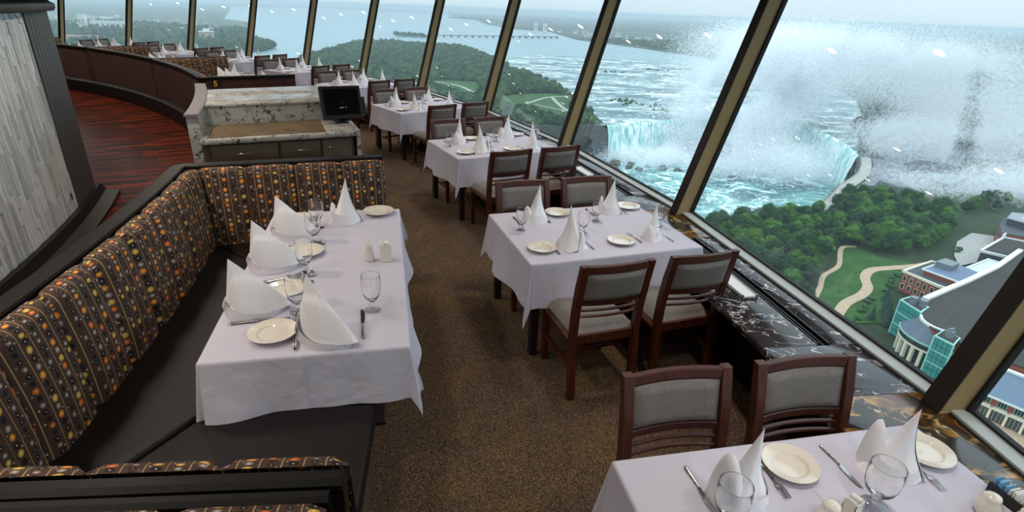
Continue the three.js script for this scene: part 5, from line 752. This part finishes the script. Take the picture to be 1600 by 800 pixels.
{ // brick wing at the right edge
  const o = [215, GND, -190], t = thing('brick_wing', 'brick wing with cream columns and dark shop windows at the right edge', 'building', o), a = [198, -201], b = [226, -166], dx = b[0] - a[0], dz = b[1] - a[1], l = Math.hypot(dx, dz), nx = -dz / l, nz = dx / l, L = (p) => p.map(([x, z]) => [x - o[0], z - o[2]]), off = (k, d) => [a[0] + dx * k + nx * d, a[1] + dz * k + nz * d];
  const s = nx > 0 ? 1 : -1, back = (d) => [off(0, s * d), off(1, s * d)];
  part('walls', polyPlate(L([a, b, back(14)[1], back(14)[0]]), 0, 11), M.brick, t); const sl = gridGeo(1, 1, (u, v) => { const p = off(u, s * lerp(-1.2, 14, v)); return [p[0] - o[0], lerp(11.2, 17.5, v), p[1] - o[2]]; }); sl.deleteAttribute('uv'); part('roof_slope', metreUV(sl), std({ color: 0x5a6b7d, roughness: 0.6, side: THREE.DoubleSide }), t);
  const edge = (y0, y1, d0, d1, m, nm) => part(nm, polyPlate(L([off(0, s * d0), off(1, s * d0), off(1, s * d1), off(0, s * d1)]), y0, y1), m, t);
  edge(10.4, 11.2, -1.6, 0, M.trimLight, 'eave'); edge(5.6, 6.6, -1.6, 0, M.creamStone, 'cornice'); edge(17.3, 18.3, 13.2, 15, M.trimLight, 'ridge');
  const turn = Math.atan2(-dz, dx); for (let i = 0; i < 8; i++) { const k = (i + 0.5) / 8, w = part('window', bx(3.2, 3, 0.4, 0, 0, 0), M.trimTeal, t), p = off(k, -s * 0.1); w.position.set(p[0] - o[0], 7.1, p[1] - o[2]); w.rotation.y = turn; part('glazing', [bx(0.85, 2.7, 0.5, -1, 0.15, 0), bx(0.85, 2.7, 0.5, 0, 0.15, 0), bx(0.85, 2.7, 0.5, 1, 0.15, 0)], M.darkGlass, w); const g = part('shop_window', bx(4.2, 4.2, 0.4, 0, 0, 0), M.darkGlass, t), p2 = off(k, -s * 0.15); g.position.set(p2[0] - o[0], 0.5, p2[1] - o[2]); g.rotation.y = turn; for (const z of [-1.4, 0, 1.4]) part('mullion', bx(0.12, 4.2, 0.5, z, 0, 0), M.trimTeal, g); const c = part('column', bx(0.9, 6.6, 0.9, 0, 0, 0), M.creamStone, t), p3 = off(i / 8, -s * 1); c.position.set(p3[0] - o[0], 0, p3[1] - o[2]); c.rotation.y = turn; }
  solo('terrace_paving', flatPoly([off(0, -s * 12), off(1, -s * 12), off(1, s * 1), off(0, s * 1)], GND - 0.2), M.pathStone, 'brown paved strip in front of the brick wing', 'path');
}
// the tour boat
{
  const t = thing('tour_boat', 'white double-deck tour boat on the teal pool near the falls', 'boat', [304, POOL, -760], -0.7);
  const hull = new THREE.Shape([[-4, -11], [4, -11], [4.4, 4], [2.6, 10], [0, 13], [-2.6, 10], [-4.4, 4]].map((p) => new THREE.Vector2(...p))), hg = (y0, y1) => { const g = new THREE.ExtrudeGeometry(hull, { depth: y1 - y0, bevelEnabled: false }); g.rotateX(-Math.PI / 2); g.translate(0, y0, 0); return metreUV(g); };
  part('hull', hg(0, 2.2), M.greyMetal, t); part('deck', hg(2.2, 2.5), M.white, t); part('lower_cabin', bx(6.2, 2.4, 14, 0, 2.5, 3, 0.2), M.white, t); part('upper_deck', bx(7, 0.3, 17, 0, 4.9, 2.5), M.roofSlate, t); part('pilot_house', bx(3.4, 2.4, 3, 0, 5.2, -4, 0.2), M.white, t); part('funnel', new THREE.CylinderGeometry(0.7, 0.9, 2.5, 10).translate(0, 6.4, 6), M.roofSlate, t); part('railing', [bx(0.15, 1.1, 17, 3.4, 5.2, 2.5), bx(0.15, 1.1, 17, -3.4, 5.2, 2.5)], M.greyMetal, t);
  const r = rngOf(6); for (let i = 0; i < 22; i++) part('passenger', new THREE.CapsuleGeometry(0.28, 1, 3, 6).translate((r() - 0.5) * 5.6, 6, (r() - 0.2) * 11), M.roofBlue, t);
}
// the control dam across the river
{
  const t = thing('control_dam', 'long low dam bridge on many piers across the river', 'bridge', [-130, RIVER, -3555]), a = [-470, -3355], b = [230, -3750], L = (k) => [lerp(a[0], b[0], k) + 130, lerp(a[1], b[1], k) + 3555], turn = Math.atan2(-(b[1] - a[1]), b[0] - a[0]), len = Math.hypot(b[0] - a[0], b[1] - a[1]);
  const d = part('deck', bx(len, 3, 14, 0, 9, 0), M.roofSlate, t); const c = L(0.5); d.position.set(c[0], 0, c[1]); d.rotation.y = turn;
  for (let i = 0; i <= 18; i++) { const p = part('pier', bx(6, 12, 20, 0, 0, 0), M.greyMetal, t), q = L(i / 18); p.position.set(q[0], 0, q[1]); p.rotation.y = turn; }
}
// houses of the hazy town across the river
{
  const r = rngOf(44), house = (x, z, w, d, h, turn, wall, roof, label, group, name = 'town_house') => { const t = thing(name, label, 'building', [x, RIM, z], turn, group); part('walls', bx(w, h, d, 0, 0, 0), wall, t); part('roof', bx(w + 2, 1.2, d + 2, 0, h, 0), roof, t); const n = clamp(Math.round(w / 22), 2, 8); for (let i = 0; i < n; i++) part('window', bx(w / n * 0.5, h * 0.4, 0.6, (i + 0.5) / n * w - w / 2, h * 0.3, d / 2), M.greyMetal, t); return t; };
  house(-1985, -2880, 150, 45, 34, 0.3, M.paleWall, M.roofWhite, 'long white slab building in the hazy town at the left', null, 'town_hotel'); house(-2075, -2830, 26, 40, 60, 0.3, M.paleWall, M.roofWhite, 'narrow white tower at the end of the long slab', null, 'town_hotel'); house(-1570, -2120, 120, 60, 14, 0.2, M.tanWall, M.redRoof, 'broad low building with a reddish roof at the left', null, 'town_hall'); part('lift_house', bx(22, 10, 22, 0, 31.2, 0), M.paleWall, house(-1262, -2390, 52, 40, 30, 0.4, M.tanWall, M.paleWall, 'square hotel with a pale top storey across the river', null, 'town_hotel'));
  const spots = scatter([[-1150, -2300], [-1450, -3000], [-1900, -3900], [-3200, -4600], [-3600, -3400], [-2600, -2400], [-1700, -1900]], 200, 68); spots.filter(([x, z]) => Math.hypot(x + 1985, z + 2880) > 170 && Math.hypot(x + 1570, z + 2120) > 140).slice(0, 60).forEach(([x, z]) => house(x, z, 24 + 70 * r(), 18 + 20 * r(), 7 + 12 * r(), r() * 3, r() < 0.7 ? M.paleWall : M.tanWall, ...(() => { const k = Math.floor(r() * 3); return [[M.roofWhite, M.greyRoof, M.redRoof][k], `small ${['white-roofed', 'grey-roofed', 'red-roofed'][k]} building ${x < -2600 ? 'far left' : x < -1900 ? 'behind the long white slab' : 'near the river'} in the hazy town`]; })(), 'buildings of the hazy town'));
  const s2 = scatter([[640, -3040], [370, -3700], [280, -4800], [800, -4900], [1300, -3500], [950, -2900]], 190, 69); s2.slice(0, 26).forEach(([x, z]) => house(x, z, 20 + 40 * r(), 16 + 14 * r(), 7 + 10 * r(), r() * 3, M.paleWall, M.greyRoof, 'small pale building on the hazy far river bank', 'buildings of the far bank'));
  for (const [x, z] of [[120, -4750], [190, -4680]]) house(x, z, 26, 26, 62, 0.2, M.paleWall, M.roofWhite, 'white silo-like tower on the far river bank', 'white towers of the far bank', 'bank_tower');
}
// ------------------------------------------------------------------ mist: drifting droplets, far too many to count
{
  const blobs = [ // centre, spread, weight
    [300, -197, -850, 60, 8, 45, 7], [350, -185, -870, 60, 16, 55, 8], [385, -185, -860, 40, 12, 50, 4], [330, -150, -900, 42, 26, 40, 8], [350, -110, -925, 45, 26, 40, 9], [372, -70, -945, 50, 28, 45, 9], [405, -35, -960, 60, 26, 45, 8], [450, -15, -950, 70, 22, 50, 7],
    [430, -115, -950, 50, 26, 40, 6], [480, -80, -930, 60, 24, 50, 7], [400, -185, -790, 28, 10, 40, 2], [530, -35, -900, 80, 22, 60, 7], [640, -40, -900, 90, 22, 60, 6], [500, -135, -730, 45, 12, 40, 4], [570, -128, -720, 60, 14, 45, 5], [640, -118, -760, 70, 16, 50, 5], [590, -90, -820, 60, 12, 50, 3], [720, -90, -840, 70, 20, 60, 4], [420, -146, -560, 25, 5, 25, 0.7], [500, -140, -540, 45, 6, 25, 1.3], [560, -138, -580, 50, 8, 30, 1.4], [180, -198, -840, 25, 6, 25, 1.6], [235, -196, -860, 35, 7, 30, 2.6]];
  const build = (list, N, s, big, lo, hi, seed) => {
    const tot = list.reduce((q, b) => q + b[6], 0), r = rngOf(seed), nz = noise2(33), nz2 = noise2(34), P = new Float32Array(N * 9), ga = () => { let u = 0; for (let i = 0; i < 4; i++) u += r(); return (u - 2) * 1.73; }; let k = 0;
    for (const b of list) {
      let want = Math.floor(N * b[6] / tot), tries = 0;
      while (want > 0 && k < N && tries < 3e6) {
        tries++;
        const x = b[0] + ga() * b[3], y = b[1] + ga() * b[4], z = b[2] + ga() * b[5]; if (y < POOL + 0.5 || r() < smooth(-60, 15, y)) continue;
        const d = fbm(nz, (x + z * 0.7) / big, (y + z * 0.35) / (big * 0.7) + 20, 256, 4) * 0.6 + fbm(nz2, (z - x * 0.55) / big, y / (big * 0.8) + 40, 256, 3) * 0.4; if (r() > smooth(lo, hi, d)) continue;
        for (let m = 0; m < 3; m++) { P[k * 9 + m * 3] = x + (r() - 0.5) * 2 * s; P[k * 9 + m * 3 + 1] = y + (r() - 0.5) * 2 * s; P[k * 9 + m * 3 + 2] = z + (r() - 0.5) * 2 * s; }
        k++; want--;
      }
    }
    const g = new THREE.BufferGeometry(); g.setAttribute('position', new THREE.BufferAttribute(P.subarray(0, k * 9), 3)); g.computeVertexNormals(); return g;
  };
  const thin = (b) => b[0] > 490 || b[2] > -740, dense = blobs.filter((b) => !thin(b)), veil = blobs.filter(thin);
  const m2 = solo('drifting_mist', build(veil, 480000, 2.25, 70, 0.47, 0.545, 124), M.mistThin, 'thin torn mist drifting over the land right of the falls', 'mist'); m2.userData.kind = 'stuff';
  const g = build(dense, 980000, 1.5, 46, 0.41, 0.56, 123);
  const m = solo('falls_mist', g, M.mist, 'white mist rising from the falls and drifting right', 'mist'); m.userData.kind = 'stuff';
}
renderer.render(scene, camera);
